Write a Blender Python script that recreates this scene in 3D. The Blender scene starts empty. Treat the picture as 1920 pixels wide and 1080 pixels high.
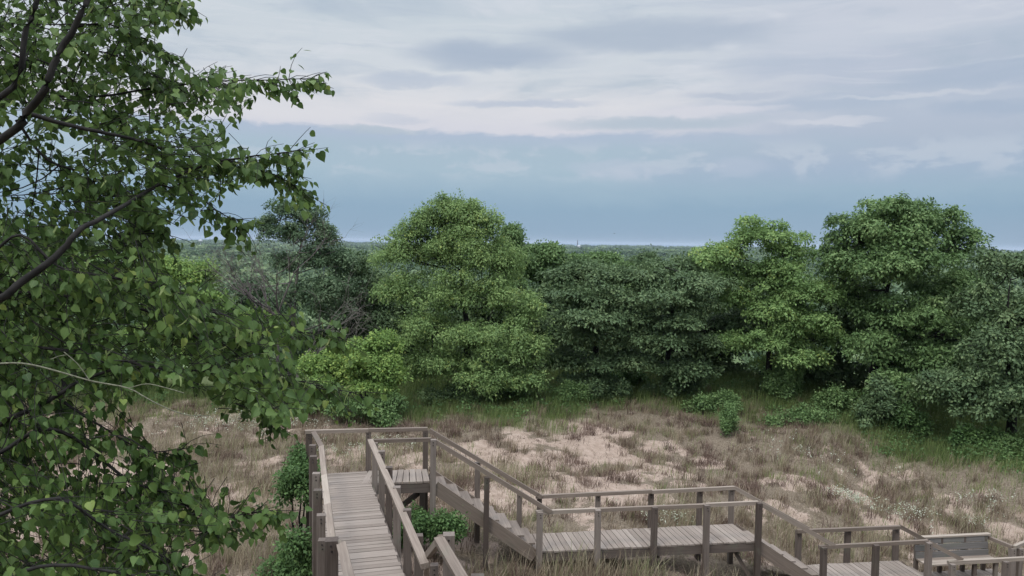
import bpy, math
import numpy as np

rng = np.random.default_rng(11)
scn = bpy.context.scene
col = scn.collection

# ------------------------------------------------------------------ camera maths (eye at the origin, y = away, z = up)
FPX = 1507.0
PITCH = math.atan(86.5 / FPX)
ROLL = 0.0138
_F = np.array([0, math.cos(PITCH), -math.sin(PITCH)])
_R0 = np.array([1.0, 0, 0])
_U0 = np.cross(_R0, _F)
_R = math.cos(ROLL) * _R0 + math.sin(ROLL) * _U0
_U = -math.sin(ROLL) * _R0 + math.cos(ROLL) * _U0


def ray(px, py):
    return _F + _R * (px - 960) / FPX - _U * (py - 540) / FPX


def at(px, py, y):
    r = ray(px, py)
    return r * (y / r[1])


def norm(v):
    v = np.asarray(v, float)
    return v / np.maximum(np.linalg.norm(v, axis=-1, keepdims=True), 1e-9)


def smooth(a, b, x):
    t = np.clip((np.asarray(x, float) - a) / (b - a), 0, 1)
    return t * t * (3 - 2 * t)


_tab = np.random.default_rng(5).random((256, 256))


def vnoise(x, y):
    x = np.asarray(x, float); y = np.asarray(y, float)
    xi = np.floor(x).astype(int); yi = np.floor(y).astype(int)
    fx = x - xi; fy = y - yi
    fx = fx * fx * (3 - 2 * fx); fy = fy * fy * (3 - 2 * fy)
    g = lambda a, b: _tab[a & 255, b & 255]
    return (g(xi, yi) * (1 - fx) + g(xi + 1, yi) * fx) * (1 - fy) + (g(xi, yi + 1) * (1 - fx) + g(xi + 1, yi + 1) * fx) * fy


def fbm(x, y, o=4):
    s = 0; a = .5; t = 0
    for k in range(o):
        s = s + a * vnoise(x * 2 ** k + 17.3 * k, y * 2 ** k + 5.1 * k); t += a; a *= .5
    return s / t


# ------------------------------------------------------------------ objects
def link(name, v, f, mat, loc=(0, 0, 0), parent=None, attrs=None, smooth_sh=False):
    """v (N,3) world coordinates, f (M,k) faces or a list of arrays; linked as ONE mesh object"""
    v = np.asarray(v, np.float32) - np.asarray(loc, np.float32)
    fs = f if isinstance(f, list) and isinstance(f[0], np.ndarray) else [f]
    fs = [np.asarray(a, np.int32) for a in fs if len(a)]
    me = bpy.data.meshes.new(name)
    nl = sum(a.size for a in fs); npoly = sum(len(a) for a in fs)
    me.vertices.add(len(v)); me.vertices.foreach_set('co', v.ravel())
    me.loops.add(nl); me.loops.foreach_set('vertex_index', np.concatenate([a.ravel() for a in fs]))
    tot = np.concatenate([np.full(len(a), a.shape[1], np.int32) for a in fs])
    st = np.concatenate([[0], np.cumsum(tot)[:-1]]).astype(np.int32)
    me.polygons.add(npoly)
    me.polygons.foreach_set('loop_start', st)
    if smooth_sh:
        me.polygons.foreach_set('use_smooth', np.ones(npoly, bool))
    else:
        me.polygons.foreach_set('use_smooth', np.zeros(npoly, bool))
    me.update(calc_edges=True)
    for k, a in (attrs or {}).items():
        a = np.asarray(a, np.float32)
        if a.ndim == 1:
            me.attributes.new(k, 'FLOAT', 'POINT').data.foreach_set('value', a)
        else:
            me.attributes.new(k, 'FLOAT_VECTOR', 'POINT').data.foreach_set('vector', a.ravel())
    me.materials.append(mat)
    o = bpy.data.objects.new(name, me)
    col.objects.link(o)
    if parent is None:
        o.location = loc
    else:
        o.parent = parent
    return o


def thing(name, label, cat, loc, group=None):
    o = bpy.data.objects.new(name, None)
    o.empty_display_size = .3
    col.objects.link(o)
    o.location = loc
    o['label'] = label; o['category'] = cat
    if group: o['group'] = group
    return o


def tag(o, label=None, cat=None, group=None, kind=None):
    if label: o['label'] = label
    if cat: o['category'] = cat
    if group: o['group'] = group
    if kind: o['kind'] = kind
    return o


# ------------------------------------------------------------------ materials
def lin(r, g, b):
    c = lambda x: (x / 255 / 12.92) if x / 255 <= .04045 else ((x / 255 + .055) / 1.055) ** 2.4
    return (c(r), c(g), c(b), 1)


class NT:
    def __init__(s, tree): s.t = tree; s.n = tree.nodes; s.l = tree.links
    def new(s, typ, **kw):
        n = s.n.new(typ)
        for k, v in kw.items(): setattr(n, k, v)
        return n
    def put(s, sock, v):
        if v is None: return
        if isinstance(v, bpy.types.NodeSocket): s.l.new(v, sock)
        else: sock.default_value = v
    def math(s, op, a, b=None, c=None, clamp=False):
        n = s.new('ShaderNodeMath', operation=op); n.use_clamp = clamp
        for i, v in enumerate((a, b, c)): s.put(n.inputs[i], v)
        return n.outputs[0]
    def mix(s, f, a, b):
        n = s.new('ShaderNodeMix', data_type='RGBA')
        s.put(n.inputs['Factor'], f); s.put(n.inputs['A'], a); s.put(n.inputs['B'], b)
        return n.outputs['Result']
    def ramp(s, f, stops, interp='LINEAR'):
        n = s.new('ShaderNodeValToRGB'); n.color_ramp.interpolation = interp
        e = n.color_ramp.elements
        while len(e) < len(stops): e.new(.5)
        for i, (p, c) in enumerate(stops): e[i].position = p; e[i].color = c if len(c) == 4 else (*c, 1)
        s.put(n.inputs[0], f)
        return n.outputs[0]
    def sstep(s, v, a, b, lo=0., hi=1.):
        n = s.new('ShaderNodeMapRange', interpolation_type='SMOOTHSTEP')
        for i, x in enumerate((v, a, b, lo, hi)): s.put(n.inputs[i], x)
        return n.outputs[0]
    def noise(s, vec, scale, detail=4, rough=.5, dist=0.):
        n = s.new('ShaderNodeTexNoise')
        if vec is not None: s.l.new(vec, n.inputs['Vector'])
        n.inputs['Scale'].default_value = scale; n.inputs['Detail'].default_value = detail
        n.inputs['Roughness'].default_value = rough; n.inputs['Distortion'].default_value = dist
        return n.outputs[0]
    def attr(s, name, out='Fac'):
        return s.new('ShaderNodeAttribute', attribute_name=name).outputs[out]
    def xyz(s, x, y, z):
        n = s.new('ShaderNodeCombineXYZ')
        for i, v in enumerate((x, y, z)): s.put(n.inputs[i], v)
        return n.outputs[0]


def material(name):
    m = bpy.data.materials.new(name); m.use_nodes = True
    nt = NT(m.node_tree); m.node_tree.nodes.clear()
    out = nt.new('ShaderNodeOutputMaterial')
    b = nt.new('ShaderNodeBsdfPrincipled')
    nt.l.new(b.outputs[0], out.inputs['Surface'])
    return m, nt, b, out


def leaf_mat(name, stops, rough=.5, trans=.25, spec=.16):
    m, nt, b, out = material(name)
    c = nt.ramp(nt.attr('tint'), stops)
    nt.l.new(c, b.inputs['Base Color'])
    b.inputs['Roughness'].default_value = rough
    b.inputs['Specular IOR Level'].default_value = spec
    t = nt.new('ShaderNodeBsdfTranslucent'); nt.l.new(c, t.inputs[0])
    mx = nt.new('ShaderNodeMixShader'); mx.inputs[0].default_value = trans
    nt.l.new(b.outputs[0], mx.inputs[1]); nt.l.new(t.outputs[0], mx.inputs[2])
    nt.l.new(mx.outputs[0], out.inputs['Surface'])
    return m


def plain(name, c, rough=.85, vary=.25, scale=6.):
    m, nt, b, out = material(name)
    tc = nt.new('ShaderNodeTexCoord').outputs['Object']
    n = nt.noise(tc, scale, 5, .6)
    d = tuple(x * (1 - vary) for x in c[:3]) + (1,); l = tuple(x * (1 + vary) for x in c[:3]) + (1,)
    nt.l.new(nt.ramp(n, [(.3, d), (.7, l)]), b.inputs['Base Color'])
    b.inputs['Roughness'].default_value = rough
    b.inputs['Specular IOR Level'].default_value = .2
    return m


def wood_mat(name, dark, mid, light, green=.25):
    """weathered timber: streaks along each board (attribute bc), a tone per board (attribute tint), knots, algae"""
    m, nt, b, out = material(name)
    bc = nt.attr('bc', 'Vector')
    sep = nt.new('ShaderNodeSeparateXYZ'); nt.l.new(bc, sep.inputs[0])
    vec = nt.xyz(nt.math('MULTIPLY', sep.outputs[0], 1.3), nt.math('MULTIPLY', sep.outputs[1], 34.), nt.math('MULTIPLY', sep.outputs[2], 34.))
    g1 = nt.noise(vec, 1.0, 6, .65, .4)
    g2 = nt.noise(bc, 2.2, 4, .6)
    g3 = nt.noise(nt.xyz(nt.math('MULTIPLY', sep.outputs[0], 6.), nt.math('MULTIPLY', sep.outputs[1], 60.), sep.outputs[2]), 1.0, 3, .6)
    f = nt.math('ADD', nt.math('MULTIPLY', g1, .55), nt.math('MULTIPLY', nt.attr('tint'), .45))
    c = nt.ramp(f, [(.28, dark), (.5, mid), (.74, light)])
    crack = nt.sstep(g3, .66, .74, 0., .55)
    c = nt.mix(crack, c, tuple(x * .35 for x in dark[:3]) + (1,))
    stain = nt.sstep(g2, .52, .72, 0., green)
    c = nt.mix(stain, c, (.13, .145, .10, 1))
    nt.l.new(c, b.inputs['Base Color'])
    b.inputs['Roughness'].default_value = .8
    b.inputs['Specular IOR Level'].default_value = .25
    bp = nt.new('ShaderNodeBump'); bp.inputs['Strength'].default_value = .35; bp.inputs['Distance'].default_value = .006
    nt.l.new(g1, bp.inputs['Height']); nt.l.new(bp.outputs[0], b.inputs['Normal'])
    return m


M = {}
M['deck'] = wood_mat('weathered_deck_boards', (.130, .102, .082, 1), (.226, .185, .153, 1), (.31, .262, .222, 1), .12)
M['post'] = wood_mat('weathered_posts', (.068, .051, .041, 1), (.124, .098, .081, 1), (.21, .174, .147, 1), .3)
M['rail'] = wood_mat('weathered_rails', (.115, .088, .069, 1), (.198, .156, .124, 1), (.32, .268, .218, 1), .2)
M['bench'] = wood_mat('weathered_bench_boards', (.085, .078, .071, 1), (.145, .134, .124, 1), (.22, .207, .194, 1), .55)
M['bark'] = plain('dark_bark', (.022, .020, .018), .9, .45, 14.)
M['greybark'] = plain('grey_bark', (.15, .135, .115), .9, .35, 9.)
M['paletwig'] = plain('pale_twig_bark', (.14, .14, .095), .85, .5, 60.)
M['deadtwig'] = plain('dead_twigs', (.115, .095, .09), .9, .3, 6.)
M['steel'] = plain('painted_steel', (.12, .13, .15), .5, .1, 1.)
M['bolt'] = plain('rusted_bolt', (.03, .024, .021), .7, .3, 30.)
M['white'] = plain('white_paint', (.45, .46, .47), .5, .05, .2)
M['gull'] = plain('gull_feathers', (.1, .1, .11), .7, .2, 3.)

# greens (dark .. mid .. bright); tint 0..1
M['fgleaf'] = leaf_mat('linden_leaf', [(0, (.038, .074, .022)), (.4, (.082, .140, .038)), (.75, (.140, .212, .054)), (1, (.27, .32, .08))], .48, .36, .18)
M['bract'] = leaf_mat('linden_bract', [(0, (.20, .26, .09)), (1, (.34, .40, .16))], .5, .4)
M['oakdark'] = leaf_mat('dark_leaf', [(0, (.055, .094, .044)), (.6, (.112, .166, .074)), (1, (.21, .275, .125))], .55, .22)
M['oakmid'] = leaf_mat('mid_leaf', [(0, (.066, .120, .044)), (.6, (.145, .228, .082)), (1, (.25, .34, .135))], .55, .25)
M['oaklight'] = leaf_mat('light_leaf', [(0, (.115, .195, .066)), (.6, (.215, .325, .112)), (.9, (.30, .405, .135)), (1, (.44, .48, .11))], .55, .3)
M['locust'] = leaf_mat('feathery_leaf', [(0, (.100, .165, .062)), (.5, (.192, .285, .102)), (.88, (.29, .385, .135)), (1, (.38, .44, .13))], .55, .3)
M['lime'] = leaf_mat('lime_leaf', [(0, (.11, .19, .055)), (.55, (.205, .315, .088)), (1, (.36, .44, .11))], .55, .34)
M['greyleaf'] = leaf_mat('grey_green_leaf', [(0, (.052, .092, .048)), (.6, (.110, .168, .085)), (1, (.23, .29, .165))], .55, .22)
M['shrub'] = leaf_mat('shrub_leaf', [(0, (.052, .098, .035)), (.6, (.10, .175, .058)), (1, (.175, .27, .09))], .55, .28)
M['dry'] = leaf_mat('dry_grass_blade', [(0, (.108, .078, .056)), (.3, (.20, .150, .104)), (.6, (.292, .235, .160)), (.82, (.368, .315, .216)), (1, (.225, .24, .115))], .8, .25, .1)
M['redweed'] = leaf_mat('dry_weed_stalk', [(0, (.098, .062, .050)), (.6, (.175, .120, .096)), (1, (.275, .21, .16))], .8, .2, .1)
M['green'] = leaf_mat('green_grass_blade', [(0, (.075, .115, .038)), (.5, (.15, .20, .065)), (.8, (.25, .275, .115)), (1, (.36, .34, .19))], .7, .28, .15)
M['flower'] = leaf_mat('pale_flower', [(0, (.30, .33, .22)), (1, (.50, .51, .41))], .7, .2, .1)


# ------------------------------------------------------------------ ground
_CP = np.array([
    (-3, 18, -6.95), (0.5, 18, -7.45), (3, 18.5, -7.72), (6, 19, -8.15), (9, 20, -8.85), (12, 20, -9.2), (14, 21, -9.3), (18, 21, -9.4),
    (0, 24, -7.25), (4, 26, -7.55), (8, 27, -8.05), (14, 26, -8.5), (17.5, 29.5, -7.95), (23, 29, -8.7), (28, 28, -9.3),
    (6.5, 40, -6.75), (13, 39.5, -6.95), (1, 37.5, -6.95), (-2, 35.5, -7.2), (-6, 33, -7.2), (-10.5, 34, -7.2), (-12, 25, -7.2), (-8, 20, -7.1),
    (-5, 16, -6.9), (-14, 15, -7.2), (0, 30, -7.15), (6, 33, -7.3), (12, 33, -7.5), (-20, 28, -7.4), (-22, 38, -7.6),
    (5, 48, -9.3), (14, 47, -9.2), (-10, 45, -9.2), (25, 42, -9.8), (-25, 48, -10), (35, 35, -10.5), (16, 36.5, -7.1), (20, 33.5, -7.65),
    (0, 9, -6.3), (-3, 11, -6.5), (4, 11, -7.0), (8, 13, -8.3), (14, 14, -9.3), (0, 0, -5.0), (0, -12, -4.6), (-6, 4, -6.2), (8, 2, -6.5), (-15, 0, -6.5), (18, 0, -8)])


def gz(x, y):
    x = np.atleast_1d(np.asarray(x, float)); y = np.atleast_1d(np.asarray(y, float))
    sh = x.shape; X = x.ravel(); Y = y.ravel(); out = np.empty(len(X))
    for i in range(0, len(X), 60000):
        d2 = (X[i:i + 60000, None] - _CP[:, 0]) ** 2 + (Y[i:i + 60000, None] - _CP[:, 1]) ** 2
        w = 1 / (d2 + 2.2) ** 2
        out[i:i + 60000] = (w * _CP[:, 2]).sum(1) / w.sum(1)
    r = np.hypot(X, Y)
    near = 1 - smooth(60, 140, r)
    out += near * ((fbm(X * .45, Y * .45, 3) - .5) * .55 + (fbm(X * 1.9 + 9, Y * 1.9, 3) - .5) * .16)
    t = smooth(46, 210, r)
    out = out * (1 - t) + t * (-50 + 5 * (fbm(X * .004, Y * .004, 3) - .5) * 2 + 34 * (fbm(X * .0009 + 3, Y * .0009 + 8, 3) - .5) * smooth(600, 2500, r))
    return out.reshape(sh)


def gpt(px, py):
    """where the sight line through a pixel meets the ground"""
    z = -7.5
    for k in range(25):
        r = ray(px, py); p = r * z / r[2]
        z = .5 * z + .5 * float(gz(p[0], p[1])[0])
    return p


SAND = [(950, 880, 1.5), (1040, 865, 1.6), (1120, 850, 1.7), (1060, 805, 1.8), (1180, 890, 1.4), (1265, 885, 1.2), (1240, 838, 1.2), (1010, 915, 1.3),
        (1078, 790, .9), (1075, 770, .7), (720, 848, 1.6), (660, 850, 1.3), (770, 855, 1.2), (890, 850, 1.3), (960, 935, 1.2), (1500, 905, 1.0), (1590, 930, 1.0), (1440, 950, .9),
        (240, 900, 1.6), (170, 880, 1.3), (340, 1050, 1.0), (430, 935, .9), (1670, 985, .9), (1330, 870, .9), (1150, 930, 1.1), (1090, 830, 1.2), (985, 830, 1.1), (1120, 905, 1.3)]
_SP = np.array([(*gpt(a, b)[:2], r) for a, b, r in SAND])
_CR = np.array([gpt(*p)[:2] for p in ((-200, 745), (200, 745), (480, 750), (600, 762), (700, 778), (790, 755), (880, 752), (1010, 742), (1120, 730), (1250, 725), (1450, 728), (1560, 742), (1612, 754), (1740, 784), (1855, 817), (1920, 838), (2050, 870))])
_CR = _CR[np.argsort(_CR[:, 0])]


def sand_amt(x, y):
    x = np.asarray(x, float); y = np.asarray(y, float)
    s = np.zeros(x.shape)
    for a, b, r in _SP:
        s = np.maximum(s, np.exp(-(((x - a) / (r * 1.05)) ** 2 + ((y - b) / (r * .9)) ** 2)))
    n = .55 * fbm(x * .9 + 30, y * .75 + 3, 4) + .45 * fbm(x * 2.6 + 3, y * 2.0 + 13, 3)
    return np.clip(smooth(.45, .74, s * 1.0 + (n - .5) * 1.9) + .7 * smooth(.57, .66, n), 0, 1)


def green_amt(x, y):
    x = np.asarray(x, float); y = np.asarray(y, float)
    yc = np.interp(x, _CR[:, 0], _CR[:, 1])
    n = fbm(x * .5 + 70, y * .5 + 40, 3)
    return np.clip(smooth(-5.5, -.6, y - yc + (n - .5) * 6 + .7 + 4.2 * smooth(8, 16, x) - 1.5 * smooth(-2, -8, x)), 0, 1)


def axis(lo, hi, n, k):
    t = np.linspace(-1, 1, n)
    return np.sinh(t * k) / math.sinh(k) * (hi - lo) / 2 + (hi + lo) / 2


xs = np.unique(np.concatenate([np.arange(-34, 34.01, .3), -34 - np.geomspace(.6, 30000, 70), 34 + np.geomspace(.6, 30000, 70)]))
ys = np.unique(np.concatenate([np.arange(-16, 52.01, .3), -16 - np.geomspace(.6, 800, 16), 52 + np.geomspace(.6, 11000, 90)]))
GX, GY = np.meshgrid(xs, ys)
GZ = gz(GX, GY)
nx, ny = len(xs), len(ys)
idx = np.arange(nx * ny).reshape(ny, nx)
gf = np.stack([idx[:-1, :-1], idx[:-1, 1:], idx[1:, 1:], idx[1:, :-1]], -1).reshape(-1, 4)
sa = sand_amt(GX, GY).ravel(); ga = green_amt(GX, GY).ravel()
far = smooth(60, 120, np.hypot(GX, GY)).ravel()
m, nt, b, out = material('dune_ground')
geo = nt.new('ShaderNodeNewGeometry').outputs['Position']
n1 = nt.noise(geo, 3.5, 6, .65); n2 = nt.noise(geo, 18., 5, .7); n3 = nt.noise(geo, .7, 4, .5)
sandc = nt.ramp(n1, [(.3, (.25, .185, .140)), (.55, (.35, .268, .212)), (.8, (.42, .335, .272))])
litter = nt.ramp(n2, [(.3, (.085, .066, .048)), (.5, (.165, .130, .094)), (.7, (.26, .212, .155))])
greenl = nt.ramp(n2, [(.3, (.04, .055, .022)), (.7, (.11, .125, .05))])
s_in = nt.math('ADD', nt.attr('sand'), nt.math('MULTIPLY', nt.math('SUBTRACT', n1, .5), .9))
s_in = nt.math('ADD', s_in, nt.math('MULTIPLY', nt.math('SUBTRACT', n2, .5), .9))
c = nt.mix(nt.sstep(s_in, .12, .50), litter, sandc)
n4 = nt.noise(geo, 55., 3, .6)
c = nt.mix(nt.sstep(n4, .60, .68, 0, .65), c, (.10, .075, .055, 1))
c = nt.mix(nt.attr('green'), c, greenl)
farc = nt.ramp(n3, [(.3, (.03, .06, .025)), (.7, (.06, .10, .04))])
c = nt.mix(nt.attr('far'), c, farc)
nt.l.new(c, b.inputs['Base Color']); b.inputs['Roughness'].default_value = .95; b.inputs['Specular IOR Level'].default_value = .1
bp = nt.new('ShaderNodeBump'); bp.inputs['Strength'].default_value = .9; bp.inputs['Distance'].default_value = .09
nt.l.new(nt.math('ADD', n1, nt.math('MULTIPLY', n2, .5)), bp.inputs['Height']); nt.l.new(bp.outputs[0], b.inputs['Normal'])
g = link('ground', np.stack([GX.ravel(), GY.ravel(), GZ.ravel()], 1), gf, m, attrs={'sand': sa, 'green': ga, 'far': far}, smooth_sh=True)
tag(g, kind='structure')

# lake on the horizon
m, nt, b, out = material('lake_water')
b.inputs['Base Color'].default_value = (.10, .16, .22, 1); b.inputs['Roughness'].default_value = .6; b.inputs['Specular IOR Level'].default_value = .15
lv = [(-60000, 11000, -54), (60000, 11000, -54), (60000, 90000, -54), (-60000, 90000, -54)]
tag(link('lake', lv, [(0, 1, 2, 3)], m), kind='structure')


# ------------------------------------------------------------------ timber builder
class MB:
    def __init__(s): s.v = []; s.f = []; s.bc = []; s.t = []
    def hexa(s, c8, L, W, H, tint=None):
        """c8: 8 corners, bottom 4 (0..3: start-left, start-right, end-right, end-left) then top 4; L W H sizes for the grain"""
        o = len(s.v); off = rng.uniform(0, 50, 3)
        s.v += [tuple(p) for p in c8]
        for k in range(8):
            q = k % 4
            s.bc.append((off[0] + (L if q in (2, 3) else 0), off[1] + (W if q in (1, 2) else 0), off[2] + (H if k > 3 else 0)))
        t = rng.uniform(0, 1) if tint is None else tint
        s.t += [t] * 8
        s.f += [(o, o + 3, o + 2, o + 1), (o + 4, o + 5, o + 6, o + 7), (o, o + 1, o + 5, o + 4), (o + 1, o + 2, o + 6, o + 5), (o + 2, o + 3, o + 7, o + 6), (o + 3, o, o + 4, o + 7)]
    def board(s, p0, p1, w, h, up=(0, 0, 1), tint=None, twist=0.):
        p0 = np.asarray(p0, float); p1 = np.asarray(p1, float)
        d = p1 - p0; L = np.linalg.norm(d); d = d / L
        r = norm(np.cross(d, np.asarray(up, float))); u = np.cross(r, d)
        if twist: r, u = math.cos(twist) * r + math.sin(twist) * u, -math.sin(twist) * r + math.cos(twist) * u
        c = []
        for z in (-.5, .5):
            c += [p0 - r * w / 2 + u * h * z, p0 + r * w / 2 + u * h * z, p1 + r * w / 2 + u * h * z, p1 - r * w / 2 + u * h * z]
        s.hexa(c, L, w, h, tint)
    def build(s, name, mat, parent, loc):
        return link(name, np.array(s.v), np.array(s.f), mat, loc, parent, {'bc': np.array(s.bc), 'tint': np.array(s.t)})


def V(*a): return np.array(a, float)
def lerp(a, b, t): return np.asarray(a, float) * (1 - t) + np.asarray(b, float) * t


def deck(parent, loc, A0, A1, B0, B1, z, n, name='deck'):
    """planks laid between the edges A0->A1 and B0->B1 (2D), top at z"""
    mb = MB()
    A0, A1, B0, B1 = (np.asarray(q, float) for q in (A0, A1, B0, B1))
    for k in range(n):
        t0 = (k + .03) / n; t1 = (k + .93) / n
        ea, eb = rng.uniform(-.015, .015, 2); dz = rng.uniform(-.004, .004)
        d = norm(B0 - A0)
        pts = [lerp(A0, A1, t0) - d * ea, lerp(B0, B1, t0) + d * eb, lerp(B0, B1, t1) + d * eb, lerp(A0, A1, t1) - d * ea]
        # grain runs from A to B
        q = [pts[0], pts[3], pts[2], pts[1]]
        c8 = [(p[0], p[1], z - .04 + dz) for p in q] + [(p[0], p[1], z + dz) for p in q]
        mb.hexa(c8, np.linalg.norm(B0 - A0), .14, .04, rng.uniform(.3, .72))
        # orientation: start = A side
    return mb.build(name, M['deck'], parent, loc)


def post(parent, loc, x, y, ztop, w=.125, zb=None, lean=None, label=None):
    mb = MB()
    lean = rng.uniform(-.018, .018, 2) if lean is None else lean
    if zb is None: zb = float(gz(x, y)[0]) - .25
    top = V(x + lean[0], y + lean[1], ztop); bot = V(x, y, zb)
    a = rng.uniform(-.08, .08) + .15
    mb.board(bot, top, w, w * rng.uniform(.95, 1.08), up=(math.sin(-a), math.cos(a), 0))
    po = mb.build('post', M['post'], parent, loc)
    for dz in (.055, .12):
        c = lerp(top, bot, dz / (ztop - zb)); n_ = V(math.sin(a), -math.cos(a), 0)
        n_ = V(-math.sin(a), -math.cos(a), 0) if a > 9 else n_
        ang = np.arange(8) * math.pi / 4; e1 = np.cross(n_, V(0, 0, 1))
        c = c + e1 * rng.uniform(-.012, .012)
        ring = lambda off, r_: [c + n_ * off + r_ * (math.cos(t) * e1 + V(0, 0, math.sin(t))) for t in ang]
        v = np.array(ring(w * .40, .013) + ring(w * .5 + .014, .012))
        f = [np.array([(i, (i + 1) % 8, 8 + (i + 1) % 8, 8 + i) for i in range(8)]), np.array([tuple(range(8, 16))])]
        link('bolt', v, f, M['bolt'], loc, po)
    return po


def rail(parent, loc, p0, p1, w=.06, h=.09, twist=0.):
    mb = MB(); mb.board(p0, p1, w, h, twist=twist)
    return mb.build('rail', M['rail'], parent, loc)


def beam(parent, loc, p0, p1, w=.06, h=.22, name='beam', mat='post'):
    mb = MB(); mb.board(p0, p1, w, h, tint=.3)
    return mb.build(name, M[mat], parent, loc)


# ---- the straight walkway
Z1, H1 = -5.45, .94
wl = lambda y: V(-2.73 - .2757 * (y - 11.69), y)         # left post line
wr = lambda y: V(-1.73 - .2834 * (y - 13.1), y)          # right post line
L0 = V(-3.2, 14, float(gz(-3.2, 14)[0]))
W = thing('plank_walkway', 'straight grey plank walkway running away between two post railings', 'walkway', L0, 'walkway sections')
deck(W, L0, wl(10.55) + V(.07, 0), V(-4.38, 18.42), wr(10.9) - V(.05, 0), V(-3.36, 18.70), Z1, 54)
for y in (17.24, 16.29, 15.09, 14.01, 12.82, 11.69):
    p = wl(y); post(W, L0, p[0] - .02, p[1], Z1 + 1.0 + rng.uniform(-.02, .02), .14)
for y in (16.68, 15.54, 14.34, 13.1, 11.98):
    p = wr(y); post(W, L0, p[0] + .06, p[1], Z1 + 1.0 + rng.uniform(-.02, .02), .13)
zr = Z1 + H1
lp = [V(-4.58, 18.52), wl(17.24) + V(.17, 0), wl(15.09) + V(.14, 0), wl(13.4) + V(.13, 0), wl(11.5) + V(.12, 0)]
for a, b_ in zip(lp[:-1], lp[1:]):
    rail(W, L0, V(*a, zr), V(*lerp(a, b_, .999), zr), .11, .07, -.25)
rp = [V(-3.14, 17.86), wr(14.34) - V(.04, 0), wr(10.92) - V(.04, 0)]
for a, b_ in zip(rp[:-1], rp[1:]):
    rail(W, L0, V(*a, zr), V(*lerp(a, b_, .999), zr), .12, .075, -.15)
for off, ln in ((.03, wl), (-.03, wr)):
    a = ln(10.7); b_ = ln(17.7 if ln is wr else 18.3)
    beam(W, L0, V(a[0] + off, a[1], Z1 - .165), V(b_[0] + off, b_[1], Z1 - .165))

# ---- corner landing
L1 = V(-2.8, 18.3, float(gz(-2.8, 18.3)[0]))
C1 = thing('corner_landing', 'corner landing of grey planks at the far end of the straight walkway', 'landing', L1, 'landings of the boardwalk')
deck(C1, L1, V(-3.32, 17.72), V(-1.80, 17.97), V(-3.33, 18.71), V(-1.97, 18.96), Z1, 10)
for (x, y) in ((-4.72, 18.62), (-3.36, 18.86), (-2.02, 19.08)):
    post(C1, L1, x, y, zr - .03, .125)
post(C1, L1, wr(17.76)[0] + .03, 17.76, zr - .02, .125)
post(C1, L1, -1.74, 17.98, zr + .02, .125)
rail(C1, L1, V(-4.80, 18.60, zr), V(-3.36, 18.84, zr), .10, .08)
rail(C1, L1, V(-3.355, 18.84, zr), V(-1.98, 19.06, zr), .10, .08)
rail(C1, L1, V(-3.10, 17.83, zr), V(-1.79, 18.04, zr), .09, .08)
beam(C1, L1, V(-3.0, 17.80, Z1 - .16), V(-1.80, 17.99, Z1 - .16), .05, .2)
beam(C1, L1, V(-3.3, 18.70, Z1 - .16), V(-2.0, 18.93, Z1 - .16), .05, .2)
beam(C1, L1, V(-2.95, 17.95, Z1 - 1.0), V(-1.95, 18.85, Z1 - .38), .05, .13, 'brace')
post(C1, L1, -2.05, 18.6, Z1 - .28, .13)


# ---- stairs
def stairs(name, label, S0n, S0f, S1n, S1f, z0, z1, n, posts, H=.92, ext=(0, 0)):
    loc = V(*((np.array(S1n) + np.array(S1f)) / 2), 0); loc[2] = float(gz(loc[0], loc[1])[0])
    T = thing(name, label, 'stairs', loc, 'flights of steps along the boardwalk')
    S0n, S0f, S1n, S1f = (np.asarray(q, float) for q in (S0n, S0f, S1n, S1f))
    rise = (z0 - z1) / n
    for s0, s1, sgn in ((S0n, S1n, -1), (S0f, S1f, 1)):
        beam(T, loc, V(*s0, z0 - .135), V(*s1, z1 - .115), .05, .29, 'stringer', 'rail')
    for k in range(1, n):
        t0 = (k - 1) / (n - 1) ; t1 = (k + .12) / (n - 1)
        z = z0 - rise * k
        mb = MB()
        nn = norm(S0f - S0n) * .03
        a0, a1 = lerp(S0n, S1n, t0) + nn, lerp(S0n, S1n, min(t1, 1)) + nn
        b0, b1 = lerp(S0f, S1f, t0) - nn, lerp(S0f, S1f, min(t1, 1)) - nn
        q = [a0, a1, b1, b0]
        mb.hexa([(p[0], p[1], z - .04) for p in q] + [(p[0], p[1], z) for p in q], 1.0, .28, .04, rng.uniform(.1, .5))
        mb.build('tread', M['deck'], T, loc)
    for t, side in posts:
        s = lerp(S0n, S1n, t) if side < 0 else lerp(S0f, S1f, t)
        nn = norm(S0f - S0n) * .09 * side
        zt = z0 + (z1 - z0) * t + H + .02
        post(T, loc, s[0] + nn[0], s[1] + nn[1], zt, .115)
    for s0, s1, side in ((S0n, S1n, -1), (S0f, S1f, 1)):
        nn = norm(S0f - S0n) * .02 * side
        e = norm(s1 - s0) * .35
        sl = (z1 - z0) / np.linalg.norm(s1 - s0)
        rail(T, loc, V(*(s0 + nn), z0 + H), V(*(s1 + nn + e), z1 + H + sl * .0), .06, .10)
    return T


stairs('wooden_staircase', 'longest flight of wooden steps descending from the corner landing', (-1.70, 17.99), (-1.93, 19.0), (.62, 18.12), (.44, 19.16), Z1, -7.1, 9, [(.5, -1), (.5, 1), (.93, 1)])

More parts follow.
